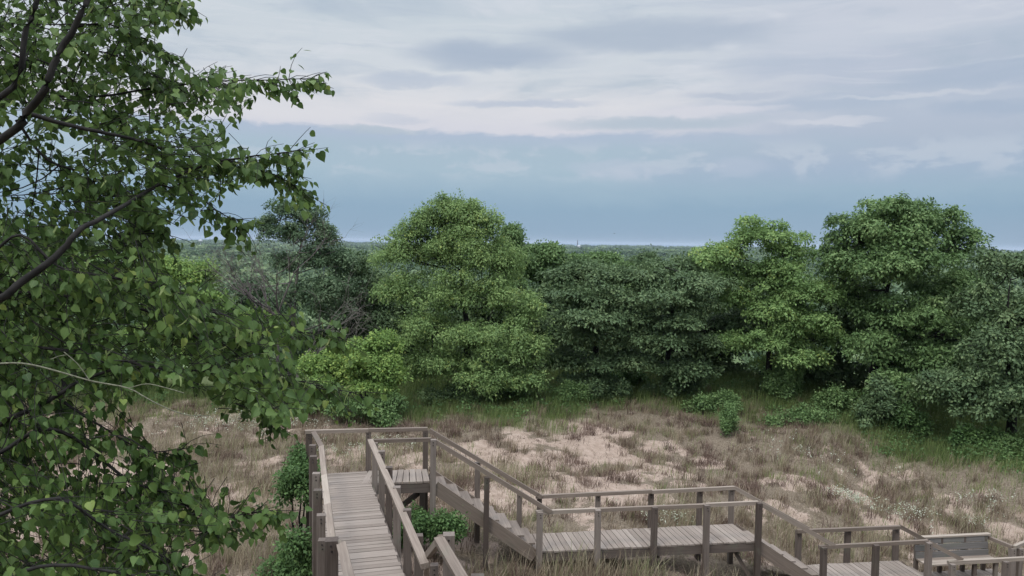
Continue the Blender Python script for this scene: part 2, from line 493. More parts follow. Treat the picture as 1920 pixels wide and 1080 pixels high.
# ---- middle landing
Z2 = -7.1
L2 = V(3.2, 19, float(gz(3.2, 19)[0]))
C2 = thing('middle_landing', 'long level plank landing with four railing bays in the middle of the steps', 'landing', L2, 'landings of the boardwalk')
n0, n1_, f0, f1 = V(.62, 18.08), V(5.98, 18.95), V(.44, 19.20), V(5.72, 20.14)
deck(C2, L2, n0, n1_, f0, f1, Z2, 38)
for t in (.012, .265, .515, .755, .995):
    p = lerp(n0, n1_, t); post(C2, L2, p[0] + .02, p[1] - .06, Z2 + .95, .125)
for t in (.06, .335, .59, .83, .995):
    p = lerp(f0, f1, t); post(C2, L2, p[0], p[1] + .07, Z2 + .9 - (.02 if t > .1 else 0), .115)
zz = Z2 + .92
for a, b_ in ((0, .265), (.2655, .755), (.7555, 1.0)):
    rail(C2, L2, V(*(lerp(n0, n1_, a) + V(0, .03)), zz + rng.uniform(-.01, .01)), V(*(lerp(n0, n1_, b_) + V(0, .03)), zz + rng.uniform(-.01, .01)), .085, .085)
for a, b_ in ((.04, .59), (.5905, 1.0)):
    rail(C2, L2, V(*(lerp(f0, f1, a) - V(0, .02)), zz), V(*(lerp(f0, f1, b_) - V(0, .02)), zz + .015), .085, .085)
beam(C2, L2, V(n0[0], n0[1] + .03, Z2 - .15), V(n1_[0], n1_[1] + .03, Z2 - .15), .05, .19)
beam(C2, L2, V(f0[0], f0[1] - .04, Z2 - .15), V(f1[0], f1[1] - .04, Z2 - .15), .05, .19)
for t in (.3, .55, .92):
    a = lerp(n0, n1_, t); b_ = lerp(f0, f1, t); beam(C2, L2, V(*a, Z2 - .30) + V(0, .1, 0), V(*b_, Z2 - .30) - V(0, .1, 0), .05, .10)
p = lerp(n0, n1_, .93); beam(C2, L2, V(p[0] - .15, p[1] + .25, Z2 - .25), V(p[0] + .45, p[1] + .1, Z2 - 1.25), .08, .08, 'brace')

stairs('wooden_staircase', 'short flight of wooden steps down from the long level landing', (6.0, 18.98), (5.74, 20.16), (7.62, 19.24), (7.42, 20.36), Z2, -8.23, 6, [], .92)

# ---- lower landing
Z3 = -8.23
L3 = V(9, 20, float(gz(9, 20)[0]))
C3 = thing('lower_landing', 'small plank landing with two railing bays left of the bench', 'landing', L3, 'landings of the boardwalk')
n0, n1_, f0, f1 = V(7.62, 19.18), V(10.45, 19.62), V(7.42, 20.30), V(10.26, 20.72)
deck(C3, L3, n0, n1_, f0, f1, Z3, 20)
for t in (.01, .49, .985):
    p = lerp(n0, n1_, t); post(C3, L3, p[0] + .02, p[1] - .06, Z3 + .93, .125)
for t in (.03, .5, .985):
    p = lerp(f0, f1, t); post(C3, L3, p[0], p[1] + .07, Z3 + .88, .125)
zz = Z3 + .90
rail(C3, L3, V(n0[0] - .05, n0[1] + .03, zz), V(n1_[0], n1_[1] + .03, zz + .02), .085, .085)
rail(C3, L3, V(f0[0], f0[1] - .02, zz), V(f1[0], f1[1] - .02, zz), .085, .085)
beam(C3, L3, V(n0[0], n0[1] + .03, Z3 - .15), V(n1_[0], n1_[1] + .03, Z3 - .15), .05, .19)
beam(C3, L3, V(f0[0], f0[1] - .04, Z3 - .15), V(f1[0], f1[1] - .04, Z3 - .15), .05, .19)

Z4 = -8.72
stairs('wooden_staircase', 'lowest few wooden steps beside the bench platform', (10.47, 19.65), (10.28, 20.74), (11.05, 19.74), (10.86, 20.80), Z3, Z4, 3, [], .90)

# ---- bench platform
L4 = V(12.2, 20.4, float(gz(12.2, 20.4)[0]))
C4 = thing('bench_platform', 'lowest plank platform that carries the high backed bench', 'landing', L4, 'landings of the boardwalk')
n0, n1_, f0, f1 = V(11.05, 19.66), V(13.45, 20.02), V(10.90, 21.12), V(13.2, 21.48)
deck(C4, L4, n0, n1_, f0, f1, Z4, 17)
zz = Z4 + .86
for t in (.01, .62, .995):
    p = lerp(n0, n1_, t); post(C4, L4, p[0], p[1] - .06, zz - .0, .12)
post(C4, L4, 13.32, 20.80, zz - .03, .13)
post(C4, L4, 13.52, 20.86, zz - .05, .12)
rail(C4, L4, V(n0[0] - .05, n0[1] + .03, zz), V(n1_[0] + 1.2, n1_[1] + .2, zz + .02), .085, .085)
rail(C4, L4, V(13.02, 21.50, zz + .02), V(13.30, 20.80, zz), .085, .085)
rail(C4, L4, V(13.34, 20.79, zz), V(14.6, 21.6, zz + .05), .085, .085)
post(C4, L4, 14.5, 21.6, zz, .12)
beam(C4, L4, V(n0[0], n0[1] + .03, Z4 - .14), V(n1_[0], n1_[1] + .03, Z4 - .14), .05, .18)
beam(C4, L4, V(f0[0], f0[1] - .05, Z4 - .14), V(f1[0], f1[1] - .05, Z4 - .14), .05, .18)
# bench
BL = V(12.0, 21.0, Z4)
B = thing('bench', 'weathered wooden bench with a tall three board backrest on the lowest platform', 'bench', BL)
bl, br = V(10.86, 20.98), V(12.98, 21.32)
bd = norm(br - bl); bn = V(-bd[1], bd[0])
mb = MB()
for k, (zc, lean) in enumerate(((.52, .0), (.71, .03), (.885, .06))):
    a = bl + bn * lean; c_ = br + bn * lean
    mb.board(V(*a, Z4 + zc), V(*c_, Z4 + zc), .045, .165 if k < 2 else .15, tint=rng.uniform(.3, .8))
mb.build('backrest', M['bench'], B, BL)
mb = MB(); a = bl + bn * .08; c_ = br + bn * .08
mb.board(V(*a, Z4 + .985), V(*(c_ + bd * .1), Z4 + .985), .13, .04, tint=.9); mb.build('top_rail', M['rail'], B, BL)
mb = MB()
for off in (.09, .24, .39):
    a = bl - bn * off; c_ = br - bn * off
    mb.board(V(*a, Z4 + .43), V(*c_, Z4 + .43), .14, .04, tint=rng.uniform(.5, 1))
mb.build('seat', M['rail'], B, BL)
for t in (.03, .36, .68, .97):
    mb = MB(); a = lerp(bl, br, t) - bn * .02
    q = lerp(bl, br, t) - bn * .36
    mb.board(V(*q, Z4 + .0), V(*q, Z4 + .405), .09, .09, up=(0, 1, 0)); mb.build('leg', M['post'], B, BL)
    mb = MB(); a = lerp(bl, br, t) + bn * .08
    mb.board(V(*a, Z4), V(*a, Z4 + .96), .09, .09, up=(0, 1, 0)); mb.build('back_post', M['post'], B, BL)

# ---- upper walkway, nearest the viewer, and the flight that climbs to it
Z5 = -4.55
L5 = V(-1.2, 8, float(gz(-1.2, 8)[0]))
C5 = thing('upper_walkway', 'nearest plank walkway section rising at the bottom edge with peaked railing', 'walkway', L5, 'walkway sections')
uL0, uL1 = V(-1.97, 9.30), V(-.55, 4.6); uR0, uR1 = V(-.84, 9.52), V(.62, 4.8)
deck(C5, L5, uL0, uL1, uR0, uR1, Z5, 33)
for t in (.0, .26, .52, .78, 1.):
    p = lerp(uL0, uL1, t); post(C5, L5, p[0] - .12, p[1] + .03, Z5 + 1.0, .15)
    p = lerp(uR0, uR1, t); post(C5, L5, p[0] + .13, p[1] + .05, Z5 + 1.0, .14)
rail(C5, L5, V(*uL0, Z5 + .95), V(*uL1, Z5 + .95), .11, .06, -.3)
rail(C5, L5, V(*uR0, Z5 + .95), V(*lerp(uR0, uR1, .35), Z5 + .95), .12, .07, -.12)
rail(C5, L5, V(*lerp(uR0, uR1, .351), Z5 + .955), V(*uR1, Z5 + .955), .12, .07, -.12)
for a, b_ in ((uL0, uL1), (uR0, uR1)): beam(C5, L5, V(*a, Z5 - .165), V(*b_, Z5 - .165))
T5 = stairs('wooden_staircase', 'steep short flight joining the nearest section to the straight walkway', uL0 + V(-.02, .02), uR0 + V(0.0, .02), wl(10.62) + V(.07, 0), wr(10.92), Z5, Z1, 5, [(1.02, 1)], .95)


# ------------------------------------------------------------------ foliage tools
def tubes(paths, sides=6):
    """paths: list of (pts (k,3), radii (k,)) -> verts, faces"""
    vs = []; fs = []; o = 0
    ang = np.arange(sides) * 2 * math.pi / sides
    for pts, rad in paths:
        pts = np.asarray(pts, float); rad = np.asarray(rad, float); k = len(pts)
        d = norm(np.gradient(pts, axis=0))
        ref = np.where(np.abs(d[:, 2:3]) > .9, np.array([[1., 0, 0]]), np.array([[0, 0, 1.]]))
        a = norm(np.cross(d, ref)); b2 = np.cross(d, a)
        ring = pts[:, None, :] + rad[:, None, None] * (np.cos(ang)[None, :, None] * a[:, None, :] + np.sin(ang)[None, :, None] * b2[:, None, :])
        vs.append(ring.reshape(-1, 3))
        i = np.arange((k - 1) * sides).reshape(k - 1, sides) + o
        j = np.roll(i, -1, axis=1)
        fs.append(np.stack([i, j, j + sides, i + sides], -1).reshape(-1, 4))
        o += k * sides
    return np.concatenate(vs), np.concatenate(fs)


def curve(p0, p1, k=6, bend=.12, sag=0., r=rng):
    p0 = np.asarray(p0, float); p1 = np.asarray(p1, float)
    t = np.linspace(0, 1, k)[:, None]; L = np.linalg.norm(p1 - p0)
    off = r.normal(0, bend, 3) * L
    return p0 * (1 - t) + p1 * t + off * (t * (1 - t) * 2) + np.array([0, 0, sag]) * L * (t * (1 - t) * 2)


def spline(pts, k=4):
    pts = np.asarray(pts, float); out = []
    P = np.vstack([2 * pts[0] - pts[1], pts, 2 * pts[-1] - pts[-2]])
    for i in range(1, len(P) - 2):
        for t in np.arange(k) / k:
            a, b_, c_, d = P[i - 1], P[i], P[i + 1], P[i + 2]
            out.append(.5 * ((2 * b_) + (c_ - a) * t + (2 * a - 5 * b_ + 4 * c_ - d) * t ** 2 + (3 * b_ - a - 3 * c_ + d) * t ** 3))
    out.append(pts[-1])
    return np.array(out)


def stamp(tv, tf, C, ax, nrm, L, Wd, curl=None):
    """copies of a leaf template (along, across, out) at C; ax = leaf axis, nrm = leaf normal"""
    N = len(C); ax = norm(ax); s = norm(np.cross(nrm, ax)); n = np.cross(ax, s)
    tv = np.asarray(tv, float); tf = np.asarray(tf, int)
    v = C[:, None, :] + (tv[None, :, 0:1] * L[:, None, None]) * ax[:, None, :] + (tv[None, :, 1:2] * Wd[:, None, None]) * s[:, None, :] + (tv[None, :, 2:3] * (L if curl is None else L * curl)[:, None, None]) * n[:, None, :]
    f = tf[None] + (np.arange(N) * len(tv))[:, None, None]
    return v.reshape(-1, 3), f.reshape(-1, tf.shape[1])


KITE = ([(0, 0, 0), (.42, .5, .07), (1, 0, -.05), (.42, -.5, .07)], [(0, 1, 2), (0, 2, 3)])


def clump_leaves(clumps, dens, size, r, flat=.16, crad=.45, per=34, droop=0.):
    """clumps: list of (centre, (rx, ry, rz)); leaf sprays spread over and inside every ellipsoid"""
    CC = []; ON = []; TT = []
    for c, rad in clumps:
        rad = np.asarray(rad, float)
        area = 4 * math.pi * (((rad[0] * rad[1]) ** 1.6 + (rad[0] * rad[2]) ** 1.6 + (rad[1] * rad[2]) ** 1.6) / 3) ** (1 / 1.6)
        n = max(8, int(area * dens / (crad * crad * 3.1)))
        d = norm(r.normal(0, 1, (n * 2, 3)))
        d = d[(d[:, 2] > -.25) | (r.random(len(d)) < .22)][:n]
        rr = np.where(r.random(len(d)) < .75, r.uniform(.82, 1.08, len(d)), r.uniform(.3, .85, len(d))); rr = np.where(r.random(len(d)) < .12, r.uniform(1.1, 1.28, len(d)), rr)
        lump = .82 + .36 * fbm(d[:, 0] * 2.3 + c[0] + 40, d[:, 1] * 2.3 + d[:, 2] * 2.9 + c[2] + 40, 2)
        CC.append(c + d * rad * (rr * lump)[:, None]); ON.append(norm(d / rad)); TT.append(r.normal(0, .12, len(d)) + rng.normal(0, .07))
    CC = np.concatenate(CC); ON = np.concatenate(ON); TT = np.concatenate(TT)
    n = len(CC)
    # every spray is a tilted disc of leaves
    up = norm(ON * .95 + np.array([0, 0, .75]) + r.normal(0, .22, (n, 3)))
    a = norm(np.cross(up, r.normal(0, 1, (n, 3)))); b2 = np.cross(up, a)
    k = per; crad = crad; th = r.uniform(0, 2 * math.pi, (n, k)); q = np.sqrt(r.random((n, k))) * crad * np.exp(r.normal(-.1, .33, (n, 1)))
    off = a[:, None] * (q * np.cos(th))[..., None] + b2[:, None] * (q * np.sin(th))[..., None] + up[:, None] * (r.normal(0, flat * crad, (n, k)) - droop * q * q / crad)[..., None]
    P = (CC[:, None] + off).reshape(-1, 3)
    U3 = np.repeat(up, k, 0); O3 = off.reshape(-1, 3)
    ax = norm(norm(O3) + r.normal(0, .5, (n * k, 3)) + np.array([0, 0, -.25]))
    nr = norm(U3 + O3 / crad * 1.0 + r.normal(0, .30, (n * k, 3)))
    sz = size * r.uniform(.65, 1.3, n * k)
    tint = np.clip(.5 + np.repeat(TT, k) + r.normal(0, .14, n * k), 0, 1)
    return P, ax, nr, sz, tint, CC


def tree(name, label, cat, base, clumps, mat, size=.15, dens=2.4, seed=1, group=None, trunk_r=.16, flat=.16, crad=.45, per=34, wid=.58, bark='bark', fork=.4, lean=0., bare=0, droop=.3, stems=1, lobes=8, jit=0, gap=.88):
    """base (px, py-or-None, depth); clumps [(px, py, rx, ry, depth offset)] in photograph pixels at that depth, turned into solid lobes"""
    r = np.random.default_rng(seed)
    bx, by, Y = base
    sc = Y / FPX
    p = at(bx, 700, Y); x0 = p[0]
    b0 = V(x0, Y, float(gz(x0, Y)[0]) - .15)
    cl = []
    for (px, py, rx, ry, dd) in clumps:
        px += r.normal(0, jit); py += r.normal(0, jit * .6); rx *= math.exp(r.normal(0, jit * .012)); ry *= math.exp(r.normal(.1, jit * .02)) if jit else 1
        c = at(px, py, Y + dd)
        cl.append((c, (rx * sc * gap, max(rx, ry) * sc * .95 * gap, ry * sc * gap)))
    T = thing(name, label, cat, b0, group)
    sub = []
    for c, rad in cl:
        rad = np.array(rad)
        dd = norm(r.normal(0, 1, (lobes * 3, 3)) + np.array([0, -.15, .25]))
        keep = []
        for q in dd:                                         # spread the lobes over the clump
            if q[2] > -.45 and all(np.linalg.norm(q - k_) > .72 for k_ in keep): keep.append(q)
            if len(keep) == lobes: break
        for q in keep:
            f_ = r.uniform(.34, .52)
            sub.append((c + q * rad * r.uniform(.45, .85), tuple(rad * f_ * np.array([1.1, 1.1, .78]) * r.uniform(.65, 1.4, 3))))
        sub.append((c, tuple(rad * .5)))
    P, ax, nr, sz, ti, CC = clump_leaves(sub, dens, size, r, flat, crad, per, droop)
    v, f = stamp(*KITE, P, ax, nr, sz, sz * wid)
    link('crown', v, f, mat, b0, T, {'tint': np.repeat(ti, 4)})
    # wood: trunk to a fork, a limb to every lobe, twigs to the sprays
    top = max(c[2] for c, _ in cl); cen = np.mean([c for c, _ in cl], 0)
    paths = []; limbs = []
    for s in range(stems):
        o = V(r.normal(0, 1), r.normal(0, 1), 0) * min(.25, trunk_r * 1.6) if stems > 1 else V(0, 0, 0)
        fk = V(b0[0] + (cen[0] - b0[0]) * .35 + lean + o[0] * 2, b0[1] + (cen[1] - b0[1]) * .35 + o[1] * 2, b0[2] + (top - b0[2]) * fork * r.uniform(.9, 1.1))
        tr = curve(b0 + o, fk, 7, .05, 0, r)
        paths.append((tr, np.linspace(trunk_r * 1.25, trunk_r * .8, 7)))
        ld = curve(fk, V(cen[0] + o[0] * 3, cen[1] + o[1] * 3, top * .9 + fk[2] * .1), 7, .06, 0, r)
        paths.append((ld, np.linspace(trunk_r * .8, trunk_r * .08, 7)))
        spine = np.vstack([tr[3:], ld])
        for i, (c, rad) in enumerate(cl):
            if i % stems != s: continue
            cand = spine[spine[:, 2] < c[2] - .3 * rad[2]] if (spine[:, 2] < c[2] - .3 * rad[2]).any() else spine[:1]
            st = cand[np.argmin(np.linalg.norm(cand - c, axis=1) + np.abs(cand[:, 2] - (c[2] - rad[2])) * .3)]
            lb = curve(st, c, 7, .09, -.08, r)
            fr = np.clip((st[2] - b0[2]) / (top - b0[2]), 0, 1); k0 = .5 * (1 - .75 * fr)
            limbs.append((lb, np.linspace(trunk_r * k0, max(trunk_r * k0 * .3, .012), 7)))
            near = CC[np.linalg.norm((CC - c) / np.array(rad), axis=1) < 1.15]
            if len(near):
                for q in near[r.choice(len(near), min(14, len(near)), False)]:
                    limbs.append((curve(lb[r.integers(3, 7)], q, 4, .1, -.05, r), np.linspace(trunk_r * .14, .012, 4)))
    for q in range(stems):
        v, f = tubes(paths[q * 2:q * 2 + 2], 7); link('trunk', v, f, M[bark], b0, T, smooth_sh=True)
    if limbs:
        v, f = tubes(limbs, 5); link('branches', v, f, M[bark], b0, T, smooth_sh=True)
    return T


HAZE, SKY_LOW, SKY_TOP, SUN_E, EXPO = 4e-5, 1.08, 4.5, 1.5, 0.0
# ------------------------------------------------------------------ the tree line, each tree a thing of its own
TG = 'trees along the edge of the dune field'
tree('broad_tree', 'tallest dark green round crowned tree at the right end of the tree line', 'tree', (1630, 0, 36.5),
     [(1680, 412, 72, 46, 0), (1695, 458, 75, 48, -.5), (1640, 455, 50, 42, .2), (1605, 440, 62, 48, -.5), (1752, 428, 55, 46, .5), (1808, 470, 42, 46, .4), (1570, 500, 42, 55, 0), (1680, 500, 85, 55, -1), (1785, 545, 65, 55, 0),
      (1605, 560, 50, 45, .5), (1705, 600, 75, 50, -1.5), (1650, 650, 50, 42, -1.5), (1740, 680, 70, 45, -2), (1690, 725, 58, 38, -2.5), (1815, 610, 55, 50, -.5), (1640, 505, 50, 40, -1.6)],
     M['oakmid'], .15, 1.5, 21, TG, .2, crad=.34, per=36, fork=.3, droop=.5, gap=.97)
tree('broad_tree', 'dark tree cut by the right edge of the view with low drooping boughs', 'tree', (1900, 0, 32.0),
     [(1870, 500, 55, 42, .5), (1935, 505, 55, 45, 0), (1850, 570, 55, 45, .5), (1925, 590, 65, 50, -.5), (1870, 655, 60, 45, -1), (1950, 680, 65, 55, -1), (1835, 715, 55, 30, -.5), (1905, 735, 60, 32, -2), (1985, 745, 60, 36, -1.5), (2010, 580, 70, 70, 0), (1800, 735, 48, 26, -.8), (1855, 762, 50, 20, -1.4), (1760, 720, 40, 24, -.4)],
     M['oakdark'], .15, 1.5, 22, TG, .17, crad=.4, per=38, flat=.12, fork=.35, droop=.6, gap=1.02)
tree('light_green_oak', 'bright light green tree with a domed top and yellowish low boughs', 'tree', (1440, 0, 37.5),
     [(1425, 440, 62, 36, 0), (1370, 475, 50, 34, 0), (1480, 472, 48, 34, .3), (1330, 488, 36, 28, .5), (1345, 520, 40, 30, .4), (1460, 505, 50, 30, 0), (1380, 560, 44, 32, .2), (1500, 545, 75, 40, -.5), (1560, 545, 36, 28, -.4), (1425, 520, 60, 35, .8), (1440, 590, 45, 34, -1.2), (1500, 610, 58, 38, -1), (1440, 640, 42, 32, -1.2), (1375, 645, 42, 24, -.8), (1500, 668, 48, 30, -1.2), (1548, 628, 34, 32, -.8), (1455, 690, 45, 24, .6)],
     M['oaklight'], .13, 1.45, 23, TG, .13, crad=.32, per=38, fork=.45, flat=.14, gap=.95)
tree('dark_layered_tree', 'dark tree with flat layered boughs in the middle of the tree line', 'tree', (1110, 0, 38),
     [(1085, 500, 60, 13, .5), (1150, 512, 40, 10, .3), (1050, 522, 48, 12, .2), (1140, 520, 58, 12, -.8), (1085, 556, 66, 13, -1.2), (1165, 556, 50, 12, -1.4), (1045, 590, 42, 13, -.6), (1125, 594, 64, 13, -1.8), (1075, 630, 56, 13, -1.6), (1150, 634, 50, 13, -1.8), (1055, 668, 46, 14, -1.2), (1120, 672, 50, 13, -1.6), (1090, 705, 50, 14, -1)],
     M['oakdark'], .145, 2.2, 24, TG, .14, crad=.42, per=44, flat=.07, fork=.6, droop=.3, lobes=7, jit=10)
tree('dark_layered_tree', 'dark layered tree standing left of the bright light green one', 'tree', (1250, 0, 37.6),
     [(1235, 500, 52, 13, .5), (1310, 510, 46, 12, .4), (1262, 486, 26, 8, .6), (1205, 518, 52, 12, -.4), (1285, 528, 66, 13, -1), (1225, 556, 62, 13, -1.4), (1305, 566, 50, 12, -1.2), (1200, 594, 52, 13, -1.3), (1275, 602, 58, 13, -1.8), (1235, 638, 56, 13, -1.8), (1310, 644, 46, 13, -1.2), (1190, 664, 46, 13, -1.2), (1275, 680, 60, 14, -1.4), (1350, 600, 44, 26, .8)],
     M['oakdark'], .145, 2.2, 25, TG, .14, crad=.42, per=44, flat=.07, fork=.6, droop=.3, lobes=7, jit=10)
tree('feathery_tree', 'large light green feathery tree left of the centre above the corner landing', 'tree', (880, 0, 36),
     [(838, 386, 34, 20, .3), (882, 398, 32, 24, .1), (796, 412, 34, 24, .4), (845, 415, 62, 28, .3), (835, 448, 60, 30, .1), (870, 440, 40, 30, -.4), (775, 440, 40, 28, .4), (905, 430, 38, 36, -.2), (745, 478, 50, 38, .3), (820, 478, 65, 42, 0), (895, 485, 52, 46, -.5), (945, 500, 40, 55, 0), (760, 545, 60, 48, -.2), (850, 555, 60, 45, -.8), (935, 560, 60, 50, -.8), (985, 590, 42, 55, -.4), (795, 620, 62, 45, -.5), (890, 640, 62, 42, -1.4), (965, 655, 60, 50, -1.2), (1005, 660, 30, 45, -.8), (830, 680, 60, 42, -1), (905, 705, 70, 38, -1.6), (980, 715, 45, 30, -1.4), (785, 690, 35, 40, -.4)],
     M['locust'], .12, 1.5, 26, TG, .16, crad=.34, per=40, fork=.4, flat=.2, wid=.5, droop=.7, gap=1.0)
tree('grey_green_tree', 'slim grey green tree with thin top and bare grey limbs below', 'tree', (545, 0, 39),
     [(535, 395, 40, 26, 0), (575, 410, 40, 32, .2), (500, 425, 30, 22, .3), (545, 440, 48, 28, -.2), (610, 445, 32, 34, 0), (590, 485, 48, 34, -.3), (640, 495, 40, 40, .2), (530, 495, 38, 25, .5), (620, 545, 55, 40, -.2), (560, 555, 40, 30, .3), (520, 580, 40, 30, 0), (640, 590, 45, 36, 0)],
     M['greyleaf'], .12, 1.25, 27, TG, .11, crad=.27, per=28, fork=.55, flat=.2, bark='greybark')
tree('slim_tree', 'narrow green tree just right of the large feathery tree', 'tree', (958, 0, 44),
     [(958, 442, 22, 22, 0), (945, 465, 28, 24, 0), (968, 475, 28, 24, 0), (940, 495, 40, 34, 0), (975, 500, 36, 34, .4), (950, 540, 40, 50, 0)],
     M['oakmid'], .15, 2.2, 28, TG, .1, crad=.4)
tree('round_tree', 'round mid green treetop behind the left dark layered tree', 'tree', (1030, 0, 46),
     [(1025, 478, 50, 30, 0), (1075, 500, 45, 28, 0), (1000, 510, 35, 40, 0), (1050, 545, 60, 50, 0), (1030, 620, 50, 60, 0)],
     M['oakmid'], .17, 2.2, 29, TG, .12, crad=.42)
tree('pale_tree', 'pale green treetop behind the middle of the tree line', 'tree', (1150, 0, 47),
     [(1105, 492, 36, 18, 0), (1135, 486, 30, 12, .3), (1165, 512, 50, 22, 0), (1210, 522, 45, 24, .5), (1150, 560, 80, 50, .5), (1150, 640, 80, 60, 1)],
     M['oakmid'], .17, 2.0, 30, TG, .12, crad=.42)
tree('pale_tree', 'pine like flat treetop seen between the dark layered tree and the bright oak', 'tree', (1285, 0, 48),
     [(1215, 486, 26, 8, 0), (1190, 500, 26, 10, 0), (1265, 502, 34, 13, 0), (1310, 515, 40, 18, 0), (1290, 570, 70, 55, 0), (1290, 650, 80, 60, 0)],
     M['oakdark'], .17, 2.0, 31, TG, .12, crad=.42)
tree('lime_bush', 'lime yellow bush standing in front of the left tree line', 'bush', (700, 0, 32),
     [(715, 640, 38, 28, 0), (675, 655, 32, 26, 0), (700, 685, 50, 28, -.4), (738, 700, 26, 26, -.3), (655, 695, 34, 30, 0), (690, 722, 55, 22, -.5), (620, 680, 36, 30, .2), (585, 690, 34, 28, .3), (610, 720, 44, 24, -.1)],
     M['lime'], .115, 1.4, 32, None, .06, crad=.27, flat=.22, stems=3, fork=.3)
tree('dark_bush', 'low dark green bush under the lime yellow bush', 'bush', (705, 0, 30.8),
     [(690, 765, 38, 20, 0), (735, 760, 28, 24, .2), (650, 760, 34, 20, .4), (725, 785, 28, 12, -.2)],
     M['oakmid'], .11, 1.0, 33, None, .04, crad=.28, stems=3, fork=.3)
tree('leafy_tree', 'mid green tree filling the gap behind the lime yellow bush', 'tree', (670, 0, 41),
     [(665, 500, 40, 36, 0), (700, 545, 50, 45, 0), (640, 580, 55, 45, .3), (715, 610, 50, 45, 0), (665, 650, 60, 45, 0), (600, 650, 60, 45, .4), (560, 690, 60, 45, .4)],
     M['oakdark'], .16, 2.1, 34, TG, .12, crad=.42)
tree('leafy_tree', 'fresh green treetop seen through the near branches left of the bare limbs', 'tree', (370, 0, 37),
     [(370, 520, 42, 34, 0), (330, 510, 45, 35, .2), (290, 505, 40, 30, .2), (395, 570, 45, 40, -.2), (330, 580, 55, 45, -.3), (260, 560, 60, 50, 0), (420, 620, 50, 40, -.2), (350, 650, 60, 45, -.4), (280, 640, 60, 50, 0), (480, 600, 40, 30, 0)],
     M['lime'], .14, 2.0, 35, TG, .13, crad=.4)
tree('leafy_tree', 'green tree hidden deep behind the near branches at the left edge', 'tree', (130, 0, 37),
     [(150, 500, 55, 40, 0), (70, 490, 60, 45, 0), (200, 560, 60, 45, 0), (110, 570, 65, 50, -.3), (20, 560, 65, 55, 0), (180, 640, 65, 50, -.3), (80, 650, 70, 55, -.3), (-20, 650, 70, 60, 0), (-80, 540, 80, 80, 0)],
     M['oaklight'], .15, 2.0, 36, TG, .15, crad=.42)
tree('leafy_tree', 'green tree behind the bare limbs with a dim hazy crown', 'tree', (470, 0, 46),
     [(470, 545, 45, 30, 0), (430, 570, 45, 34, 0), (520, 590, 50, 40, 0), (460, 630, 70, 50, 0), (560, 640, 60, 50, 0), (400, 650, 60, 50, 0)],
     M['greyleaf'], .17, 2.0, 37, TG, .12, crad=.42)
# row behind, closing the gaps below the canopy
for i, (px, y, h, lab) in enumerate(((1090, 44, 560, 'shaded tree in the second row behind the left dark layered tree'), (1190, 44, 575, 'shaded tree in the second row behind the two dark layered trees'),
                                     (1350, 43, 570, 'shaded tree in the second row left of the bright light green oak'), (1470, 41, 560, 'shaded tree in the second row behind the bright light green oak'), (1590, 40.5, 570, 'shaded tree in the second row between bright oak and tallest tree'),
                                     (1750, 40, 560, 'shaded tree in the second row behind the tallest right tree'), (1900, 37.5, 560, 'shaded tree in the second row at the right edge'), (800, 43, 570, 'shaded tree in the second row behind the left side of the feathery tree'), (905, 44, 575, 'shaded tree in the second row behind the right side of the feathery tree'), (690, 44, 590, 'shaded tree in the second row left of the feathery tree'), (1280, 43.5, 575, 'shaded tree in the second row between the dark layered tree and the bright oak'), (1005, 44, 570, 'shaded tree in the second row right of the feathery tree'))):
    r_ = np.random.default_rng(300 + i)
    cl = []
    for j in range(12):
        cl.append((px + r_.uniform(-65, 65), h + (j // 3) * 66 + r_.uniform(-14, 14), r_.uniform(48, 66), r_.uniform(36, 48), r_.uniform(-1, 1)))
    tree('shaded_tree', lab, 'tree', (px, 0, y), cl, M['oakdark'], .22, 1.5, 400 + i, 'second row of trees', .14, crad=.5, per=26, fork=.3)

# shrubs at the field edge and by the boardwalk
def shrub(label, px, py, w, h, mat='shrub', size=.1, seed=0, dens=1.15, name='leafy_shrub', Y=None, n=7, crad=.24):
    p = gpt(px, py) if Y is None else at(px, py, Y)
    Y = p[1]; r_ = np.random.default_rng(seed + 900)
    cl = []
    for j in range(n):
        q = (j + .5) / n - .5
        cl.append((px + q * w * .8 + r_.uniform(-.14, .14) * w, py - h * (.12 + .66 * ((j * .618) % 1) * (1 - .8 * abs(q))), w * .6 / n ** .6 * r_.uniform(.6, 1.1), h * r_.uniform(.22, .42), r_.uniform(-.4, .4)))
    return tree(name, label, 'shrub', (px, 0, Y), cl, M[mat], size, dens, seed + 500, 'shrubs around the dune field', .03, crad=crad, stems=3, fork=.35, per=20, flat=.5, lobes=4)

shrub('dark glossy shrub below the left dark layered tree', 1135, 755, 95, 60, 'oakdark', .13, 1)
shrub('broad leaved shrub with pale leaves at the crest below the dark layered trees', 1175, 728, 70, 36, 'shrub', .14, 2)
shrub('dark bushy shrub at the crest right of the pale leaved one', 1265, 748, 100, 75, 'oakdark', .13, 3)
shrub('green shrub at the crest beneath the bright light green oak', 1340, 772, 110, 40, 'oakmid', .11, 4, dens=.55)
shrub('small upright green weed bush standing alone in the dry grass', 1365, 808, 22, 56, 'oakmid', .08, 5, dens=.3, crad=.16)
shrub('tall green sapling growing at the foot of the bright light green oak', 1465, 752, 60, 70, 'oakmid', .12, 6, dens=.9)
shrub('large dark shrub at the foot of the tallest right tree', 1660, 800, 130, 110, 'oakdark', .14, 7)
shrub('green leafy shrub below the large dark shrub on the right', 1700, 815, 70, 60, 'shrub', .12, 8)
shrub('bright green low shrub near the right edge of the dry field', 1825, 850, 80, 56, 'shrub', .13, 9)
shrub('pale weedy shrub on the grassy slope below the dark bushy shrub', 1500, 795, 120, 30, 'oakmid', .10, 10, dens=.5)
shrub('pale weedy shrub at the crest left of the dark glossy shrub', 1070, 748, 70, 30, 'oakmid', .10, 11, dens=.6)
shrub('low dark shrub under the feathery tree', 850, 758, 120, 36, 'oakdark', .11, 12, dens=1.3)
